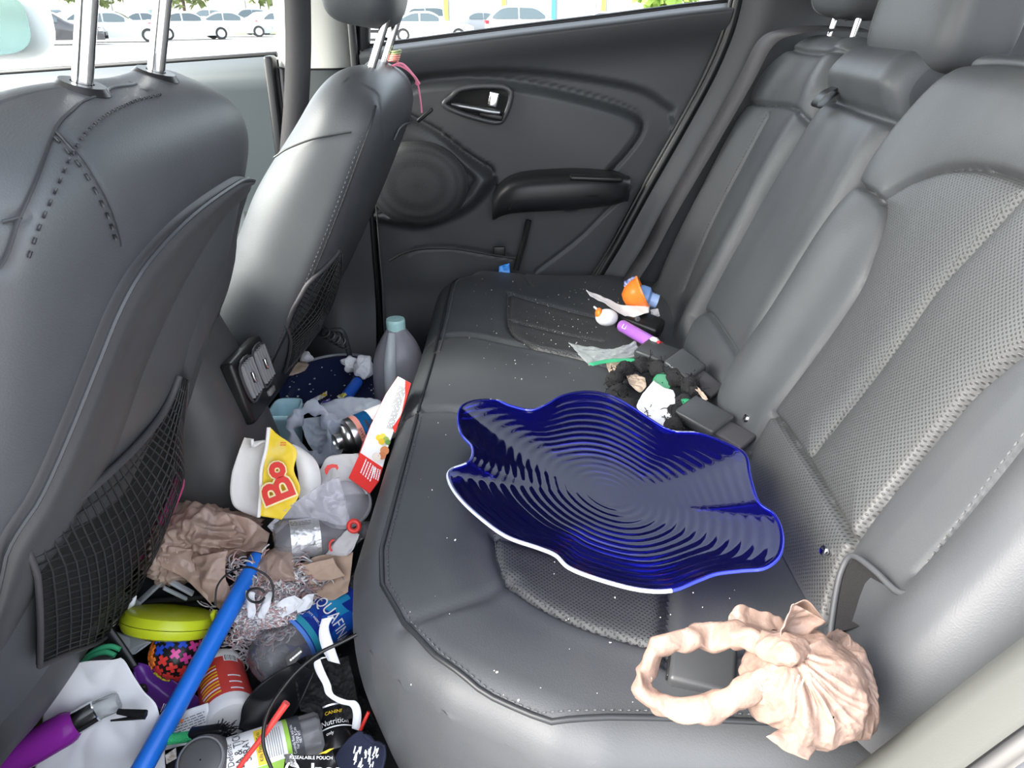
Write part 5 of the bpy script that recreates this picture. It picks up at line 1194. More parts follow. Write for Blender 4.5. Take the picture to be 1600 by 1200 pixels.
for k, (px, py, col, lab) in enumerate([(492, 622, (.75, .75, .80), 'white and blue candy wrapper in front of the navy tray'), (508, 627, (.10, .08, .40), 'dark blue candy wrapper in front of the navy tray'), (503, 616, (.70, .52, .05), 'curled yellow wrapper on the navy tray'), (535, 615, (.85, .75, .15), 'yellow and white wrapper beside the blue handle'), (523, 628, (.60, .50, .15), 'olive yellow wrapper above the white bag')]):
    t = thing('candy_wrapper', lab, 'wrapper', tuple(atZ(px, py, .25)), 'candy wrappers'); w = 8
    sheet('foil', [atZ(px-w, py+4, .252), atZ(px, py-1, .256), atZ(px+w, py-5, .256)], [atZ(px-w+2, py+9, .250), atZ(px, py+7, .254), atZ(px+w, py+2, .252)], mat('wrapper_foil', col, .3, .2, var=(140, (.8, .8, .82), (.5, .6))), t, 16, 10, .004, 110, k)
# pale blue tub next to the console
tu = thing('plastic_tub', 'pale blue plastic tub tucked beside the console foot', 'tub', tuple(atS(447, 680, 1.36)))
rows = []
for t, k in ((0, .72), (.1, .78), (.85, 1.), (.9, 1.08), (1., 1.08), (1., .98), (.85, .93), (.12, .70), (.12, .01)):
    z = .205+.085*t; c = atS(446, 640, 1.375); rows.append([(c[0]+.024*k*math.copysign(abs(math.cos(b))**.5, math.cos(b)), c[1]+.034*k*math.copysign(abs(math.sin(b))**.5, math.sin(b)), z) for b in np.linspace(0, 2*math.pi, 41)[:-1]])
grid('tub_body', rows, mat('pale_aqua_plastic', (.42, .66, .74), .35), tu, False, True)
# white carrier bag with a handle loop
M_wbag = film('white_carrier_film', (.66, .71, .80), .14, .35, .4, .35, bump=('noise', 60, .3, .004))
wb = thing('white_carrier_bag', 'white plastic carrier bag with open handle loop beside the can', 'bag', tuple(atS(520, 700, 1.30)))
lp2 = catmull([atS(x, y, 1.30) for x, y in [(500, 640), (478, 640), (462, 655), (456, 680), (466, 702), (484, 716), (505, 718), (518, 700), (517, 672), (510, 650)]], 7, True)
V, f = tube_geo(lp2, .010+.003*np.sin(np.arange(len(lp2))*.55), 18, True); V = np.array([v+.008*np.array([nz(v, 60, 1), 0, ridge(v, 40, 2)-.5]) for v in V]); mesh('bag_handle', V, f, M_wbag, wb)
sheet('bag_inside', S_([(468, 655), (480, 690), (495, 712)], 1.335), S_([(505, 650), (512, 680), (512, 708)], 1.34), M_wbag, wb, 30, 26, .010, 45, 1)
sheet('bag_body', S_([(500, 630), (530, 622), (560, 620), (585, 623), (605, 632)], 1.36), S_([(505, 665), (525, 668), (545, 660), (575, 650), (600, 650)], 1.30), M_wbag, wb, 44, 30, .006, 30, 2, .012)
sheet('bag_flap', S_([(505, 655), (512, 680), (510, 715)], 1.295), S_([(535, 655), (540, 690), (530, 718)], 1.285), M_wbag, wb, 30, 24, .008, 40, 6)
# aerosol can, base towards us
sp2 = thing('spray_can', 'silver and blue spray can lying with its base towards the camera', 'can', tuple(atS(545, 685, 1.27)))
a_ = atS(524, 691, 1.255); b_ = a_+np.array([.080, .058, .010]); M_alu = mat('brushed_aluminium', (.62, .63, .65), .28, 1)
lathe('can_base', [(.001, .003), (.0125, .003), (.0135, .0), (.0145, .004), (.0145, .009), (.021, .012), (.024, .017), (.024, .020), (.029, .023), (.0305, .028), (.0305, .033)], M_alu, frame(a_, b_), sp2, 48)
L_ = float(np.linalg.norm(b_-a_))
lathe('coral_band', [(.0307, .033), (.0307, .042)], mat('coral_print', (.72, .32, .26), .35), frame(a_, b_), sp2, 48)
lathe('blue_band', [(.0307, .042), (.0307, .062)], mat('metallic_blue', (.02, .22, .60), .22, .7), frame(a_, b_), sp2, 48)
lathe('white_body', [(.0307, .062), (.0307, L_), (.001, L_)], M_white, frame(a_, b_), sp2, 48)
can_text(sp2, a_, b_, .0311, .0375/L_, 'SAVE  SAVE', .008, M_ink, True, R(25))
for k in range(4): arc_patch('black_stripe', sp2, a_, b_, .0312, .50+.09*k, .54+.09*k, -.5+.1*k, .8, M_ink)
# red and white food carton leaning on the bench edge
M_card = mat('white_carton', (.80, .79, .78), .5); M_redc = mat('red_carton', (.70, .035, .03), .4)
fc = thing('food_carton', 'red and white frozen food carton leaning on the bench front edge', 'carton', tuple(atS(585, 740, 1.12)))
T_ = lambda x, y, o_=0.: atS(x, y, np.interp(y, [590, 710, 772], [1.245, 1.13, 1.09])+o_)
o = mesh('front_panel', [T_(622, 589), T_(641, 599), T_(630, 640), T_(616, 672), T_(606, 700), T_(598, 731), T_(563, 708), T_(580, 665), T_(603, 617)], [tuple(range(9))], M_card, fc, False); solid(o, .0025)
o = mesh('end_flap', [T_(563, 708), T_(598, 731), T_(592, 752), T_(578, 771), T_(545, 747)], [tuple(range(5))], M_redc, fc, False); solid(o, .0025)
o = mesh('side_panel', [T_(563, 708), T_(580, 665), T_(603, 617), T_(622, 589), T_(616, 600, .04), T_(590, 650, .045), T_(570, 690, .045), T_(560, 712, .035)], [tuple(range(8))], M_redc, fc, False); solid(o, .002)
o = mesh('red_corner', [T_(633, 594, -.004), T_(642, 599, -.004), T_(635, 625, -.004), T_(625, 655, -.004), T_(617, 677, -.004), T_(613, 668, -.004), T_(627, 648, -.004), T_(633, 618, -.004)], [tuple(range(8))], M_redp, fc, False)
lines('printed_lines', fc, [T_(600, 668, -.002), T_(625, 598, -.002), T_(613, 672, -.002)], 7, M_ink, .35, 3)
lines('printed_lines', fc, [T_(562, 738, -.004), T_(571, 716, -.004), T_(580, 754, -.004)], 5, M_white, .4, 4); lines('printed_lines', fc, [T_(579, 745, -.004), T_(583, 728, -.004), T_(592, 752, -.004)], 4, M_white, .5, 6)
for k, (x, y, r, c) in enumerate([(592, 684, 5, (.80, .55, .04)), (598, 682, 5, (.75, .60, .08)), (603, 687, 5, (.30, .38, .08)), (596, 690, 5, (.70, .45, .03)), (606, 691, 4, (.12, .25, .06)), (601, 704, 7, (.55, .20, .08)), (597, 712, 6, (.50, .16, .06)), (588, 714, 7, (.70, .62, .55))]):
    mesh('printed_food', [T_(x+r*math.cos(q), y+r*math.sin(q), -.0045-.0002*k) for q in np.linspace(0, 2*math.pi, 15)[:-1]], [tuple(range(14))], mat('food_print', c, .5), fc, False)
# white foam box halves and the yellow wrapper
M_foam = mat('white_foam', (.82, .80, .78), .6, bump=('noise', 150, .2, .001))
fb_ = thing('foam_box', 'broken white foam food box leaning on the console foot', 'box', tuple(atS(390, 800, 1.12)))
o = sheet('foam_lid', S_([(384, 684), (370, 715), (361, 748), (361, 775), (371, 795), (404, 808)], 1.125), S_([(394, 686), (396, 700), (417, 690), (415, 730), (412, 770), (410, 806)], 1.10), M_foam, fb_, 50, 24, .0015, 20, 0, -.012, .004)
tube('foam_edge', catmull(S_([(420, 668), (416, 700), (408, 735), (407, 770), (404, 808)], 1.085), 6), .0028, M_foam, fb_, 8)
o = sheet('foam_tray', S_([(456, 694), (463, 720), (468, 760), (466, 800)], 1.13), S_([(470, 700), (492, 720), (500, 745), (498, 790)], 1.14), M_foam, fb_, 40, 24, .002, 25, 2, .008, .004)
yw = thing('biscuit_wrapper', 'yellow paper wrapper with big red letters on the foam box', 'wrapper', tuple(atS(435, 805, 1.09)))
sheet('wrapper_sheet', S_([(421, 667), (417, 700), (411, 740), (409, 775), (406, 806)], 1.085), S_([(431, 677), (463, 702), (459, 735), (469, 770), (440, 812)], 1.085), mat('yellow_waxed_paper', (.84, .60, .04), .4, var=(14, (.80, .72, .45), (.56, .70))), yw, 50, 40, .003, 25, 1)
sY = 1.074; mR = math.radians(112)
def scr(px, py, s, ang): 
    x = RTV*math.cos(ang)+UPV*math.sin(ang); y = -RTV*math.sin(ang)+UPV*math.cos(ang); return Matrix.Translation(Vector(atS(px, py, s))) @ Matrix((Vector(x), Vector(y), Vector(-FWD))).transposed().to_4x4()
M_yrim = mat('pale_yellow_print', (.92, .80, .45), .45)
text('red_letter_edge', 'B', .062, scr(436, 766, sY, mR), M_yrim, yw, bold=.0036); text('red_letter', 'B', .062, scr(436, 766, sY-.002, mR), M_redp, yw, bold=.0012)
text('red_letter_edge', 'o', .040, scr(430, 736, sY, mR), M_yrim, yw, bold=.0040); text('red_letter', 'o', .040, scr(430, 736, sY-.002, mR), M_redp, yw, bold=.0022)
lines('printed_lines', yw, [atS(438, 697, sY), atS(447, 697, sY), atS(438, 690, sY)], 2, M_redp, .5, 2)
# white bag with red swirl, domed clear cup lid
rb_ = thing('printed_bag', 'white plastic bag with a red swirl in front of the carton', 'bag', tuple(atS(530, 760, 1.14)))
sheet('bag_film', S_([(498, 735), (515, 714), (535, 710), (560, 708)], 1.16), S_([(500, 790), (520, 780), (545, 772), (575, 772)], 1.12), film('white_opaque_film', (.80, .79, .80), .08, .4, .3), rb_, 36, 30, .004, 35, 3)
mesh('red_swirl', [atS(x, y, 1.125) for x, y in [(508, 740), (507, 733), (511, 727), (519, 725), (527, 726), (529, 731), (527, 735), (524, 731), (519, 731), (514, 735), (511, 742)]], [tuple(range(11))], M_redp, rb_, False)
M_clid = film('clear_lid_film', (.80, .79, .84), .55, .18, .3, .7)
dl = thing('dome_lid', 'clear plastic dome lid lying on the white bags', 'lid', tuple(atS(535, 800, 1.10)))
a_ = atS(537, 786, 1.115); lathe('dome', [(.001, .026), (.012, .025), (.022, .021), (.030, .012), (.034, .003), (.036, .0), (.039, .0), (.040, -.003), (.038, -.006)], M_clid, frame(a_, a_-FWD*.8+UPV*.6+RTV*.1), dl, 44)
cs = thing('clear_sleeve', 'crumpled clear plastic sleeve under the dome lid', 'plastic', tuple(atS(470, 800, 1.10)))
sheet('sleeve', S_([(418, 822), (440, 800), (470, 778), (505, 755), (530, 745)], 1.085), S_([(430, 835), (455, 815), (490, 812), (525, 820), (550, 822)], 1.09), film('clear_sleeve_film', (.84, .83, .88), .72, .2, .3, .7), cs, 50, 30, .006, 40, 2)
rg = thing('red_ring', 'white packet with a red ring against the bench edge', 'packet', tuple(atS(540, 850, 1.06)))
sheet('packet', S_([(508, 868), (525, 845), (545, 825)], 1.085), S_([(535, 868), (550, 862), (562, 835)], 1.07), film('white_packet', (.78, .76, .77), .05, .4, .25), rg, 24, 20, .003, 45, 4)
tube('red_loop', [atS(553+8*math.cos(q), 822+8*math.sin(q), 1.065) for q in np.linspace(0, 2*math.pi, 25)[:-1]], .0035, M_redp, rg, 8, True)
tube('red_loop', [atS(521+6*math.cos(q), 853+9*math.sin(q), 1.075) for q in np.linspace(2, 5, 16)], .0016, M_redp, rg, 6)
# crumpled clear bottle with silver label
M_pet = clearglass('clear_bottle_plastic', (.82, .82, .84), .08, .22, (.60, .58, .62), .25, bump=(45, .5))
M_pet2 = clearglass('thin_clear_plastic', (.86, .86, .88), .06, .16, (.55, .55, .58), .22, bump=(60, .5))
def wobble(amp, sc, seed): return lambda V: np.array([(v[0]*(1+amp*nz(v, sc, seed)+amp*(ridge(v, sc*.8, seed+2)-.5)), v[1]*(1+amp*nz(v, sc, seed+4)), v[2]) for v in V])
cbt = thing('crushed_bottle', 'crushed clear bottle with torn silver label below the dome lid', 'bottle', tuple(atS(480, 860, 1.10)))
a_ = atS(427, 848, 1.09); b_ = atS(540, 832, 1.125); L_ = float(np.linalg.norm(b_-a_))
lathe('bottle_shell', [(.001, .004), (.018, .0), (.028, .004), (.033, .014), (.034, .03), (.034, L_*.8), (.028, L_), (.013, L_+.025), (.012, L_+.035)], M_pet, frame(a_, b_), cbt, 48, wobble(.12, 30, 1))
arc_patch('silver_label', cbt, a_, b_, .0352, .22, .62, -.9, .9, mat('crinkled_silver', (.55, .55, .56), .3, .7, bump=('noise', 90, .6, .004)))
lines('printed_lines', cbt, [atS(452, 815, 1.043), atS(485, 812, 1.043), atS(455, 822, 1.043)], 3, M_ink, .4, 2)
# tan carrier bags
M_tan = film('tan_carrier_film', (.64, .475, .395), .20, .30, .4, .5, bump=('noise', 80, .7, .005))
tg = thing('tan_carrier_bag', 'large crumpled tan carrier bag between the seat net and the console', 'bag', tuple(atS(320, 900, 1.08)))
def crease(d):
    n_ = 1-2*abs(noise.noise(Vector((d[0]*1.6+d[1]*4.5, d[1]*1.2-d[2], 1.7)))); n2 = 1-2*abs(noise.noise(Vector((d[0]*7, d[1]*2.5+d[2]*3, 7.7)))); return .16*(n_-.5)+.09*(n2-.5)
blob('bag_body', atS(318, 838, 1.125), [RTV*84*1.12/FPX, UPV*50*1.12/FPX, FWD*.07], M_tan, tg, .18, 24, 2.0, 110, 160, fold=crease)
blob('bag_fold', atS(278, 872, 1.10), [RTV*48*1.1/FPX, UPV*40*1.1/FPX, FWD*.05], M_tan, tg, .18, 26, 6.0, 90, 130, fold=crease)
sheet('bag_skirt', S_([(345, 800), (370, 805), (400, 815), (420, 835)], 1.10), S_([(310, 890), (335, 900), (360, 862), (415, 866)], 1.07), M_tan, tg, 50, 40, .012, 26, 3, .012)
sheet('bag_skirt', S_([(300, 870), (310, 900), (325, 935), (345, 952)], 1.06), S_([(355, 860), (352, 885), (350, 905), (358, 930)], 1.05), M_tan, tg, 40, 30, .010, 32, 8, .012)
sheet('bag_skirt', S_([(232, 878), (260, 890), (290, 905), (330, 945)], 1.055), S_([(255, 850), (285, 850), (310, 870), (340, 900)], 1.07), M_tan, tg, 40, 30, .008, 32, 9, .008)
t2 = thing('tan_carrier_bag', 'small tan plastic bag beside the blue pole top', 'bag', tuple(atS(440, 900, 1.06)))
blob('bag_body', atS(437, 893, 1.075), [RTV*34*1.07/FPX, UPV*34*1.07/FPX, FWD*.03], M_tan, t2, .32, 30, 3.3); text('printed_word', 'DO', .008, scr(414, 914, 1.045, R(-70)), M_ink, t2)
pn = thing('brown_napkin', 'crumpled brown paper napkins below the crushed bottle', 'napkin', tuple(atS(515, 905, 1.06)))
sheet('napkin_sheet', S_([(470, 880), (500, 868), (530, 866), (552, 862)], 1.08), S_([(478, 918), (500, 932), (520, 938), (545, 925)], 1.06), mat('brown_paper', (.46, .33, .25), .85), pn, 44, 34, .006, 28, 3, .010); sheet('napkin_sheet', S_([(465, 885), (475, 900), (482, 915)], 1.065), S_([(520, 872), (530, 890), (540, 900)], 1.06), bpy.data.materials['brown_paper'], pn, 30, 24, .005, 40, 5)
# long blue pole
pole = thing('blue_pole', 'long bright blue plastic pole crossing the litter', 'pole', tuple(atS(220, 1195, .945)))
a_ = atS(206, 1230, .885); b_ = atS(405, 870, 1.085); M_pole = mat('bright_blue_pole', (.015, .16, .66), .32)
tube('pole_tube', [lerp(a_, b_, t) for t in np.linspace(0, 1, 20)], .0122, M_pole, pole, 24)
pm = lerp(a_, b_, .80); sheet('torn_sleeve', S_([(352, 935), (362, 945), (372, 958)], 1.045), S_([(362, 965), (368, 972), (378, 962)], 1.040), M_tis, pole, 20, 14, .004, 60, 2, .006)
# mop head: many yarn strands in three colours
mp = thing('mop_head', 'grey and pink string mop head tangled round the blue pole', 'mop', tuple(atS(430, 980, 1.05)))
M_y = [mat('grey_yarn', (.34, .31, .33), .9), mat('rose_yarn', (.48, .30, .29), .9), mat('white_yarn', (.68, .66, .66), .9)]
mbs = [MB(), MB(), MB()]; rnd = random.Random(21)
def mound(px, py): return 1.075-.05*math.exp(-(((px-430)/60)**2+((py-965)/55)**2))-.0
for k in range(900):
    px, py = rnd.gauss(425, 36), rnd.gauss(958, 38)
    if not (345 < px < 515 and 878 < py < 1035) or (px > 392 and py > 1002-(px-392)*.62): continue
    an = rnd.uniform(0, 6.28); pts = []; q = rnd.randrange(3) if py < 985 else rnd.choice([0, 0, 1])
    if k % 9 == 0: q = 2
    for j in range(11):
        pts.append(atS(px, py, mound(px, py)-.006*rnd.random()-.004*math.sin(j))); an += rnd.gauss(.30, .35); px += 5.5*math.cos(an); py += 5.5*math.sin(an)*.8
    mbs[q].tube(catmull(pts, 3), rnd.uniform(.0007, .0013), 5)
for q in range(3): mbs[q].build('mop_strands', M_y[q], mp, sharp=None)['kind'] = 'stuff'
blob('mop_core', atS(428, 968, 1.085), [RTV*60*1.08/FPX, UPV*50*1.08/FPX, FWD*.03], mat('mop_core_grey', (.22, .20, .21), .95, bump=('noise', 300, .9, .004)), mp, .2, 35, 2)
for A, B, sd in (([(385, 922), (383, 940), (388, 965)], [(398, 925), (400, 945), (396, 968)], 1), ([(418, 925), (408, 945), (402, 965)], [(430, 925), (422, 945), (412, 968)], 4), ([(430, 945), (445, 935), (460, 930)], [(440, 965), (460, 955), (475, 940)], 5), ([(462, 945), (478, 930), (492, 928)], [(465, 958), (485, 950), (490, 940)], 7)):
    sheet('white_rag', S_(A, 1.022), S_(B, 1.018), M_tis, mp, 24, 16, .006, 50, sd, .004)
for k, (L, r, lab) in enumerate([([(336, 945), (340, 915), (358, 895), (385, 886), (405, 892), (422, 905), (427, 925), (425, 940)], .0014, 'thin black elastic cord arching over the blue pole'), ([(400 + 14*math.cos(q), 930+11*math.sin(q)) for q in np.linspace(.3, 6.0, 14)], .0016, 'small black hair tie lying on the mop head')]):
    t = thing('hair_tie' if k else 'elastic_cord', lab, 'hair tie' if k else 'cord', tuple(atS(*L[0], 1.03))); tube('loop', catmull([atS(x, y, 1.01) for x, y in L], 6), r, M_black, t, 8)
# clear organiser at the left with a black shell behind
og = thing('clear_organiser', 'clear plastic organiser with crossing bars under the nearest seat', 'organiser', tuple(atS(200, 960, 1.08))); M_org = film('frosted_bar', (.55, .58, .62), .35, .25, .3, .6)
for (x0, y0, x1, y1, w) in ((168, 986, 262, 900, .010), (238, 893, 302, 928, .009), (255, 918, 292, 936, .006)):
    a, b = atS(x0, y0, 1.055), atS(x1, y1, 1.075); d = Vector(b-a); Mx = frame(a, b).to_3x3(); o = MB().box((a+b)/2, (w, .004, d.length), Mx).build('divider_bar', M_org, og, sharp=None); bevel(o, .001, 2)
sheet('organiser_wall', S_([(118, 1038), (150, 1010), (175, 985)], 1.03), S_([(160, 1035), (195, 1020), (235, 1003)], 1.01), M_org, og, 16, 16, 0., 1, 0, 0, .002); sheet('organiser_wall', S_([(175, 985), (200, 995), (238, 1003)], 1.02), S_([(180, 1000), (205, 1022), (215, 1018)], 1.01), M_org, og, 16, 12, 0., 1, 0, 0, .002)
sheet('teal_tab', S_([(128, 1010), (136, 1000)], 1.005), S_([(136, 1013), (144, 1001)], 1.005), mat('teal_tab', (.05, .55, .50), .4), og, 8, 6, 0, 1)
bs = thing('black_tray', 'black plastic tray behind the clear organiser bars', 'tray', tuple(atS(230, 930, 1.12)))
sheet('tray_plate', S_([(205, 900), (240, 890), (300, 915)], 1.11), S_([(190, 960), (240, 955), (325, 945)], 1.09), M_black, bs, 20, 16, .0, 1, 0, .01, .004); tube('tray_lip', catmull(S_([(215, 945), (250, 938), (300, 935), (335, 930)], 1.085), 6), .004, M_plas2, bs, 8)
fk = thing('plastic_pick', 'white plastic pick lying on clear film under the seat', 'pick', tuple(atS(170, 985, 1.05))); C = catmull(S_([(169, 985), (190, 962), (203, 946), (213, 931)], 1.035), 5); tube('pick_shaft', C, np.interp(np.linspace(0, 1, len(C)), [0, .6, .75, 1], [.0022, .0026, .005, .0008]), mat('white_pick', (.80, .82, .86), .35), fk, 10)
cfm = thing('clear_wrapper', 'crinkled clear film beside the white pick', 'wrapper', tuple(atS(195, 960, 1.06))); sheet('film', S_([(165, 960), (180, 935), (195, 925)], 1.06), S_([(200, 980), (215, 960), (220, 940)], 1.055), M_clearf, cfm, 24, 20, .010, 60, 4)
# lime case
lc = thing('lime_case', 'flat round lime green plastic case standing on edge', 'case', tuple(atS(265, 985, 1.02))); c = atS(265, 972, 1.045); rv_ = ray(265, 972); rv_ /= np.linalg.norm(rv_); ax_ = UPV-rv_*(UPV@rv_); ax_ = ax_/np.linalg.norm(ax_)*.97+RTV*.17-rv_*.12
M_lime = mat('lime_plastic', (.52, .60, .02), .32); Rd = 71*1.045/FPX
lathe('case_shell', [(.001, -.016), (Rd*.80, -.0155), (Rd*.94, -.012), (Rd, -.004), (Rd, -.0008), (Rd*.985, 0), (Rd, .0008), (Rd, .004), (Rd*.94, .012), (Rd*.80, .0155), (.001, .016)], M_lime, frame(c, c+ax_), lc, 64)
lathe('case_seam', [(Rd*.988, -.0006), (Rd*.992, 0), (Rd*.988, .0006)], M_void, frame(c, c+ax_), lc, 64); rbox('case_latch', atS(334, 962, 1.03), (.006, .010, .014), M_lime, lc, .002)
# gear ball puzzle
gb = thing('gear_ball', 'black puzzle ball covered with bright coloured gear pieces', 'puzzle ball', tuple(atS(277, 1060, 1.0))); gc = atS(277, 1022, 1.03); gr_ = 41*1.03/FPX
blob('ball_core', gc, [(gr_*.95, 0, 0), (0, gr_*.95, 0), (0, 0, gr_*.95)], M_black, gb, 0, 1, 0, 30, 40)
cols = {'b': (.02, .07, .55), 'o': (.90, .22, .02), 'y': (.80, .70, .05), 'p': (.72, .06, .32), 'r': (.72, .05, .04), 'v': (.25, .05, .40)}; gm = {k: mat('gear_'+k, v, .3) for k, v in cols.items()}
dirs = {'b': UPV*.9-FWD*.4+RTV*.05, 'o': -RTV*.9-FWD*.3+UPV*.05, 'y': -RTV*.5-UPV*.7-FWD*.5, 'p': RTV*.8-FWD*.5+UPV*.1, 'r': RTV*.15-UPV*.5-FWD*.8, 'v': -UPV*1.}
plus = [(.32, -1), (.32, -.32), (1, -.32), (1, .32), (.32, .32), (.32, 1), (-.32, 1), (-.32, .32), (-1, .32), (-1, -.32), (-.32, -.32), (-.32, -1)]
for k in range(64):
    z = 1-2*(k+.5)/64; a = k*2.39996; d = np.array([math.cos(a)*math.sqrt(1-z*z), math.sin(a)*math.sqrt(1-z*z), z])
    key = max(dirs, key=lambda q: float(d@dirs[q]/np.linalg.norm(dirs[q]))); M_ = frame((0, 0, 0), d, k*1.3); w = gr_*.20; V = []
    for h in (.96, 1.02):
        for x, y in plus: v = np.array(M_ @ Vector((x*w, y*w, gr_))); V.append(gc+v/np.linalg.norm(v)*gr_*h)
    mesh('gear_piece', V, [tuple(range(12, 24))]+[(i, (i+1) % 12, (i+1) % 12+12, i+12) for i in range(12)], gm[key], gb, False)
# purple pouch, black strap
pu = thing('purple_pouch', 'glossy purple pouch half under the blue pole', 'pouch', tuple(atS(265, 1110, .96)))
sheet('pouch_skin', S_([(206, 1040), (220, 1036), (245, 1046), (275, 1066), (318, 1095)], 1.01), S_([(210, 1050), (220, 1075), (240, 1098), (262, 1115), (300, 1120)], .99), mat('purple_vinyl', (.13, .03, .28), .28), pu, 44, 34, .003, 22, 1, .016, .002); rbox('pouch_clip', atS(222, 1076, .955), (.012, .006, .012), M_black, pu, .002); lines('printed_lines', pu, [atS(250, 1112, .945), atS(256, 1098, .945), atS(258, 1114, .945)], 3, M_white, .3, 3)
sb_ = thing('black_strap', 'flat black plastic strap running out from under the seat', 'strap', tuple(atS(175, 1000, 1.0))); strap('strap', S_([(146, 962), (165, 985), (190, 1020), (206, 1045)], 1.0), RTV+UPV*.6, .018, M_black, sb_, thick=.004)
# red and white tub on its side
rc = thing('snack_tub', 'red and white printed tub lying on its side', 'tub', tuple(atS(350, 1130, .97))); a_ = atS(362, 1128, .975); b_ = atS(342, 1044, 1.065); L_ = float(np.linalg.norm(b_-a_)); d_ = b_-a_
M_tub = mat('white_tub', (.80, .79, .78), .4)
lathe('tub_body', [(.001, -.004), (.030, -.004), (.032, .0), (.033, .006), (.0335, .016)], M_tub, frame(a_, b_), rc, 40); lathe('red_label', [(.0335, .016), (.0315, L_-.016)], mat('red_label', (.66, .06, .05), .4), frame(a_, b_), rc, 40)
lathe('tub_lid', [(.0315, L_-.016), (.0325, L_-.012), (.0325, L_-.002), (.028, L_+.004), (.001, L_+.005)], M_tub, frame(a_, b_), rc, 40)
arc_patch('barcode_patch', rc, a_, b_, .0325, .74, .86, .25, .85, M_white)
for k in range(8): arc_patch('barcode_bar', rc, a_, b_, .0328, .75, .85, .30+.065*k, .30+.065*k+.02+.012*(k % 3 == 0), M_ink, 3)
for k in range(9):
    for (t0, t1, m) in ((-.95, -.10, M_yelp if k % 3 != 1 else M_white), (.25, .75, M_white)):
        if t0 > 0 and (k % 2 or k > 5): continue
        arc_patch('printed_line', rc, a_, b_, .0336, .20+.058*k, .225+.058*k, t0+.05*(k % 2), t1, m, 10)
# water bottle with blue label
aq = thing('water_bottle', 'clear ridged water bottle with blue printed label', 'bottle', tuple(atS(460, 1040, .99))); a_ = atS(398, 1052, 1.00); b_ = atS(548, 938, 1.105); L_ = float(np.linalg.norm(b_-a_))
rb2 = .0365; lathe('bottle_shell', [(.001, .006), (.016, .002), (.026, .006), (.034, .018), (rb2, .034), (rb2, L_*.38), (rb2*.97, L_*.40), (rb2*.97, L_*1.02), (rb2, L_*1.05), (.030, L_*1.2), (.014, L_*1.35), (.0135, L_*1.45)], M_pet2, frame(a_, b_), aq, 52, wobble(.03, 25, 3))
def label_mat():
    m = mat('blue_water_label', (.010, .045, .28), .3); nt = m.node_tree; N = nt.nodes; b = N['Principled BSDF']; tc = N.new('ShaderNodeTexCoord'); v = N.new('ShaderNodeTexVoronoi'); v.distance = 'CHEBYCHEV'; v.inputs['Scale'].default_value = 38
    r = N.new('ShaderNodeValToRGB'); r.color_ramp.interpolation = 'CONSTANT'; e = r.color_ramp.elements; e[0].color = (.008, .03, .26, 1); e[1].position = .45; e[1].color = (.01, .08, .42, 1); q = e.new(.75); q.color = (.02, .26, .50, 1); q = e.new(.9); q.color = (.01, .04, .30, 1)
    s_ = N.new('ShaderNodeSeparateColor'); nt.links.new(tc.outputs['Object'], v.inputs['Vector']); nt.links.new(v.outputs['Color'], s_.inputs[0]); nt.links.new(s_.outputs[0], r.inputs[0]); nt.links.new(r.outputs[0], b.inputs['Base Color']); return m
lathe('blue_label', [(rb2+.0004, L_*.40), (rb2+.0004, L_*.98)], label_mat(), frame(a_, b_), aq, 52)
lathe('label_band', [(rb2+.0006, L_*.40), (rb2+.0006, L_*.435)], mat('light_blue_band', (.10, .25, .72), .35), frame(a_, b_), aq, 52); lathe('label_band', [(rb2+.0006, L_*.445), (rb2+.0006, L_*.50)], mat('teal_band', (.03, .30, .42), .35), frame(a_, b_), aq, 52)
can_text(aq, a_, b_, rb2+.0012, .70, 'AQUAFINA', .024, M_white, False, R(6), .78); can_text(aq, a_, b_, rb2+.0012, .57, 'pure water, perfect taste.', .0062, M_white, False, R(2), .8)
# black lace garment with white ribbon and tag
M_blk = mat('black_satin', (.006, .006, .007), .5, sheen=.0); M_lace = mat('black_lace', (.007, .007, .008), .8, bump=('voronoi', 160, .9, .003))
bg = thing('black_garment', 'black lace garment with white ribbon beside the bench edge', 'garment', tuple(atS(470, 1110, .97)))
sheet('satin_cup', S_([(372, 1140), (378, 1105), (395, 1080), (425, 1055), (462, 1035)], .965), S_([(400, 1148), (430, 1135), (455, 1120), (475, 1090), (490, 1050)], .945), M_blk, bg, 44, 34, .006, 16, 2, .022, .002)
sheet('lace_panel', S_([(455, 1035), (490, 1025), (520, 1030), (545, 1025)], .985), S_([(470, 1110), (500, 1125), (530, 1125), (565, 1120)], .935), M_lace, bg, 50, 44, .010, 24, 5, .006, .002)
sheet('lace_panel', S_([(535, 1020), (550, 1060), (570, 1100), (590, 1150)], 1.0), S_([(500, 1060), (515, 1100), (535, 1140), (560, 1160)], .95), M_lace, bg, 40, 30, .010, 24, 8, .01, .002)
tg_ = mesh('garment_tag', S_([(446, 1028), (468, 1010), (474, 1017), (462, 1035), (450, 1040)], .955), [tuple(range(5))], M_black, bg, False); solid(tg_, .001); lines('tag_print', tg_, S_([(452, 1030), (470, 1015), (454, 1033)], .953), 1, M_white, .8, 2)
rw = [[(512, 965), (506, 985), (512, 1010), (522, 1035)], [(508, 1028), (496, 1032), (500, 1048), (510, 1068), (516, 1085), (535, 1096), (552, 1100), (558, 1115), (556, 1140)]]
for k, L in enumerate(rw): strap('white_ribbon', [atS(x, y, .945-.015*k+.0*i) for i, (x, y) in enumerate(L)], [RTV*.9+UPV*(.2+.5*math.sin(i*1.4)) for i in range(len(L))], .015 if k == 0 else .010, mat('white_ribbon', (.78, .79, .82), .5), bg, thick=.0006)
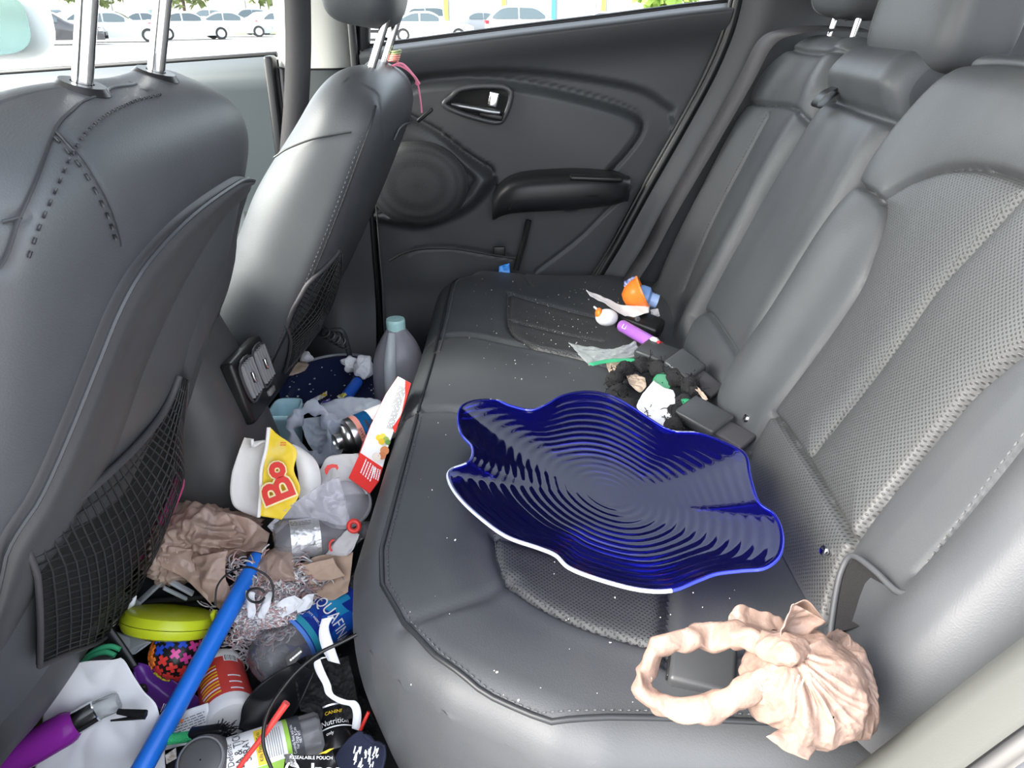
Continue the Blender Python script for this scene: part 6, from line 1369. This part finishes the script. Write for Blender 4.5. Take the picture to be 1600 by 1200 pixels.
# white paper sheet
ps = thing('paper_sheet', 'large crumpled white paper sheet under the purple tube', 'paper', tuple(atS(160, 1130, .95)))
sheet('sheet', S_([(94, 1048), (130, 1034), (175, 1031), (190, 1030), (210, 1060), (225, 1080), (246, 1105), (256, 1170), (262, 1290)], .94), S_([(90, 1050), (68, 1088), (66, 1110), (64, 1130), (64, 1150), (64, 1165), (60, 1180), (50, 1230), (40, 1290)], .93), mat('white_bond_paper', (.74, .74, .76), .7), ps, 60, 50, .008, 14, 3)
# purple spray tube
vp_ = thing('purple_spray_tube', 'translucent purple bottle with chrome collar and clear neck', 'bottle', tuple(atS(60, 1190, .90))); a_ = atS(-30, 1215, .88); b_ = atS(114, 1132, .915); c_ = atS(152, 1110, .925); e_ = atS(180, 1098, .93); n1 = float(np.linalg.norm(b_-a_)); n2 = float(np.linalg.norm(c_-b_)); n3 = float(np.linalg.norm(e_-c_))
lathe('tube_body', [(.001, 0), (.0185, .001), (.0195, .006), (.0195, n1-.008), (.018, n1-.002), (.014, n1+.004)], clearglass('magenta_plastic', (.62, .16, .66), .1, .55, (.38, .04, .46), .2), frame(a_, b_), vp_, 36)
lathe('inner_sleeve', [(.012, .02), (.012, n1-.01), (.001, n1-.01)], mat('violet_inner', (.32, .05, .40), .3), frame(a_, b_), vp_, 24); lathe('chrome_collar', [(.001, 0), (.0135, 0), (.014, .002), (.014, n2*.95), (.0125, n2)], M_chrome, frame(b_, c_), vp_, 36)
lathe('clear_neck', [(.0115, -.004), (.0115, n3), (.0095, n3+.004), (.001, n3+.004)], clearglass('clear_neck', (.88, .90, .90), .08, .3, (.75, .77, .78), .2), frame(c_, e_), vp_, 32)
cl = thing('broken_clip', 'small broken black plastic clip on the white paper', 'clip', tuple(atS(205, 1115, .925))); tube('clip_arm', S_([(184, 1112), (200, 1114), (228, 1116)], .915), [.0035, .0045, .0055], M_black, cl, 6); tube('clip_arm', S_([(173, 1126), (200, 1123), (226, 1119)], .915), [.0012, .0022, .004], M_black, cl, 6)
# leaflet, leash, grey cup, spray bottle, straw
lf = thing('leaflet', 'printed white leaflet under the red and white tub', 'leaflet', tuple(atS(290, 1130, .96))); LA = S_([(250, 1130), (285, 1112), (325, 1098)], .965); LB = S_([(250, 1175), (285, 1165), (330, 1160)], .95)
sheet('sheet', LA, LB, M_wpaper, lf, 20, 20, .001, 15); lines('printed_lines', lf, [atS(262, 1132, .948), atS(320, 1110, .952), atS(264, 1152, .944)], 5, M_ink, .3, 4); mesh('orange_block', S_([(276, 1127), (286, 1123), (287, 1127), (277, 1131)], .948), [(0, 1, 2, 3)], M_orange, lf, False); mesh('printed_picture', S_([(258, 1180), (275, 1168), (276, 1185), (260, 1194)], .93), [(0, 1, 2, 3)], mat('brown_picture', (.30, .22, .16), .6, var=(300, (.6, .58, .55))), lf, False)
gl2 = thing('dog_brush', 'green handled brush with black bristle head across the leaflet', 'brush', tuple(atS(300, 1150, .94))); tube('green_handle', S_([(256, 1156), (280, 1153), (302, 1150)], .925), .0065, mat('green_rope', (.03, .42, .14), .5, bump=('voronoi', 700, .6, .002)), gl2, 14)
rbox('brush_head', atS(325, 1146, .925), (.044, .014, .018), M_black, gl2, .004, (0, R(-10), 0)); mb = MB(); rnd = random.Random(4)
for k in range(70):
    q = atS(rnd.uniform(335, 360), rnd.uniform(1136, 1154), .918); mb.tube([q, q+np.array([rnd.gauss(.008, .004), rnd.gauss(0, .003), rnd.gauss(.006, .004)])], .0006, 3)
mb.build('bristles', M_black, gl2)['kind'] = 'stuff'
gcp = thing('grey_cup', 'upturned smoky grey plastic cup at the bottom edge', 'cup', tuple(atS(318, 1215, .86))); a_ = atS(318, 1192, .875); lathe('cup_shell', [(.001, .012), (.020, .012), (.0255, .010), (.030, .004), (.034, -.01), (.038, -.05), (.040, -.07)], mat('smoky_grey_plastic', (.075, .075, .078), .35), frame(a_, a_-FWD*.75+UPV*.65), gcp, 44); lathe('cup_ring', [(.0235, .0125), (.0255, .0122), (.0262, .009)], mat('pale_grey_ring', (.16, .16, .165), .35), frame(a_, a_-FWD*.75+UPV*.65), gcp, 44)
fs_ = thing('flea_spray', 'white and green flea spray bottle with clear ribbed cap', 'bottle', tuple(atS(430, 1165, .92))); a_ = atS(325, 1205, .885); b_ = atS(500, 1148, .935); L_ = float(np.linalg.norm(b_-a_)); rs = .029
lathe('bottle_body', [(.001, 0), (.025, .001), (rs, .008), (rs, L_*.72)], M_white, frame(a_, b_), fs_, 44); lathe('green_band', [(rs+.0003, L_*.68), (rs+.0003, L_*.72)], mat('lime_band', (.35, .60, .08), .4), frame(a_, b_), fs_, 44)
lathe('charcoal_band', [(rs+.0004, L_*.72), (rs+.0004, L_*.83)], mat('charcoal_label', (.06, .065, .075), .4), frame(a_, b_), fs_, 44)
M_cap = clearglass('clear_grey_cap', (.62, .63, .64), .08, .55, (.30, .30, .31), .3)
def ribs(V): return np.array([(v[0]*(1+.025*math.copysign(1, math.cos(12*math.atan2(v[1], v[0])))), v[1]*(1+.025*math.copysign(1, math.cos(12*math.atan2(v[1], v[0])))), v[2]) for v in V])
lathe('ribbed_cap', [(rs*.96, L_*.83), (rs*.96, L_*.98), (rs*.85, L_*1.01), (.001, L_*1.01)], M_cap, frame(a_, b_), fs_, 72, ribs)
arc_patch('green_label', fs_, a_, b_, rs+.0005, .05, .68, .45, 1.5, mat('green_label', (.36, .62, .10), .4)); arc_patch('yellow_label', fs_, a_, b_, rs+.0005, .42, .50, -1.1, .42, M_yelp)
for s_, t, sz, tw in (('Defense', .20, .010, .0), ('FLEA & TICK', .275, .0125, .0), ('SPRAY', .345, .0115, .0), ('Kills Fleas & Ticks', .455, .006, 0.)): can_text(fs_, a_, b_, rs+.0009, t, s_, sz, M_ink, True, R(-18), .8)
for k in range(3): can_text(fs_, a_, b_, rs+.0009, .745+.03*k, ['Controls fleas and ticks', 'For Dogs & Cats', 'NET WT'][k], .0045, M_white, True, R(-10), .8)
for k in range(7): arc_patch('printed_line', fs_, a_, b_, rs+.0007, .52+.02*k, .527+.02*k, -.9, .25, mat('grey_ink', (.3, .3, .3), .6) if k == 0 else bpy.data.materials['grey_ink'])
st_ = thing('red_straw', 'red plastic straw lying across the flea spray bottle', 'straw', tuple(atS(380, 1195, .87))); tube('straw_tube', S_([(366, 1212), (380, 1190), (415, 1145), (448, 1098)], .862), [.0028, .0028, .0032, .0042], mat('red_straw', (.80, .06, .05), .3), st_, 14)
wr = thing('black_wire', 'thin black wire curving from the bench edge over the bottle', 'wire', tuple(atS(420, 1180, .86))); tube('wire', catmull(S_([(560, 990), (535, 1003), (500, 1020), (465, 1048), (440, 1078), (420, 1110), (412, 1140), (413, 1170), (428, 1210)], .852), 8), .0021, M_black, wr, 10)
# black tin, pouch, navy mitten
bn = thing('nutrition_can', 'black tin with white lettering below the lace garment', 'can', tuple(atS(530, 1160, .93))); a_ = atS(530, 1185, .925); b_ = atS(522, 1118, .965); L_ = float(np.linalg.norm(b_-a_)); lathe('tin_body', [(.001, 0), (.026, 0), (.027, .002), (.027, L_-.002), (.0265, L_), (.0255, L_), (.0255, L_-.003), (.001, L_-.003)], mat('glossy_black_tin', (.008, .008, .009), .22), frame(a_, b_), bn, 44); lathe('tin_rim', [(.0265, L_-.001), (.0275, L_+.001), (.0262, L_+.002)], M_alu, frame(a_, b_), bn, 44)
can_text(bn, a_, b_, .0275, .60, 'Nutrition', .010, M_white, False, 0, .9); can_text(bn, a_, b_, .0275, .36, 'only', .006, M_white, False, R(-15), .9); can_text(bn, a_, b_, .0275, .82, 'CANINE', .006, M_yelp, False, 0, 1.); arc_patch('white_band', bn, a_, b_, .0274, .47, .50, -1.1, 1.1, M_white)
ph = thing('treat_pouch', 'black and silver resealable treat pouch at the bottom edge', 'pouch', tuple(atS(480, 1210, .88))); sheet('pouch_film', S_([(446, 1178), (470, 1180), (500, 1180), (520, 1170)], .875), S_([(440, 1225), (470, 1228), (505, 1228), (535, 1225)], .85), mat('black_foil', (.02, .02, .022), .25, .3), ph, 30, 20, .003, 30, 1); sheet('silver_edge', S_([(444, 1178), (446, 1190), (440, 1215)], .868), S_([(456, 1177), (462, 1190), (470, 1215)], .864), mat('silver_foil', (.6, .6, .62), .2, .8, bump=('noise', 120, .6, .003)), ph, 16, 12, .002, 60); sheet('yellow_corner', S_([(498, 1178), (515, 1170)], .868), S_([(510, 1177), (522, 1169)], .868), M_yelp, ph, 6, 6, 0, 1)
text('printed_word', 'RESEALABLE POUCH', .0052, scr(486, 1184, .856, R(-1)), M_white, ph); text('printed_word', '( )  lnos', .020, scr(488, 1204, .848, R(-1)), M_white, ph, bold=.0006)
mt = thing('navy_mitten', 'navy blue fabric mitten with white brushed pattern', 'mitten', tuple(atS(560, 1190, .90))); sheet('fabric', S_([(515, 1205), (530, 1170), (560, 1142), (580, 1150)], .90), S_([(560, 1230), (590, 1220), (600, 1190), (598, 1165)], .88), mat('navy_fabric', (.012, .016, .04), .85, bump=('noise', 600, .5, .002)), mt, 36, 30, .006, 20, 4, .012, .003); mb = MB(); rnd = random.Random(9)
for k in range(34):
    x = rnd.uniform(552, 594); y = rnd.uniform(1175, 1200); mb.tube([atS(x, y, .862), atS(x+rnd.uniform(1, 4), y-rnd.uniform(4, 12), .864)], .0007, 4)
mb.build('white_pattern', M_white, mt)
rp = thing('red_pen', 'thin red pen wedged against the bench skirt', 'pen', tuple(atS(567, 1130, .95))); tube('barrel', S_([(563, 1142), (576, 1112)], .93), .0022, M_redp, rp, 10); tube('tip', S_([(560, 1148), (563, 1142)], .93), [.0008, .0022], M_black, rp, 10)
for k, (L, s_, lab) in enumerate([([(128, 1036), (145, 1024), (165, 1019), (180, 1024)], .98, 'green coiled cord behind the white paper sheet'), ([(30, 1172), (45, 1158), (62, 1160)], .93, 'mint green cord end beside the purple bottle')]):
    t = thing('coiled_rope', lab, 'rope', tuple(atS(*L[0], s_))); tube('cord', catmull(S_(L, s_), 6), .0035, mat('mint_cord', (.06, .45, .22), .45), t, 8); tube('cord', catmull([p+np.array([.004, .006, .004]) for p in S_(L, s_)], 6), .0035, bpy.data.materials['mint_cord'], t, 8)
lv = thing('lime_bottle', 'ribbed lime green bottle end between seat and paper', 'bottle', tuple(atS(56, 1120, .96))); lathe('ribbed_end', [(.001, 0)]+[(.016+.0008*(k % 2), .002+.004*k) for k in range(10)]+[(.001, .04)], mat('lime_ribbed', (.35, .55, .04), .35), frame(atS(50, 1128, .97), atS(62, 1095, .99)), lv, 28)
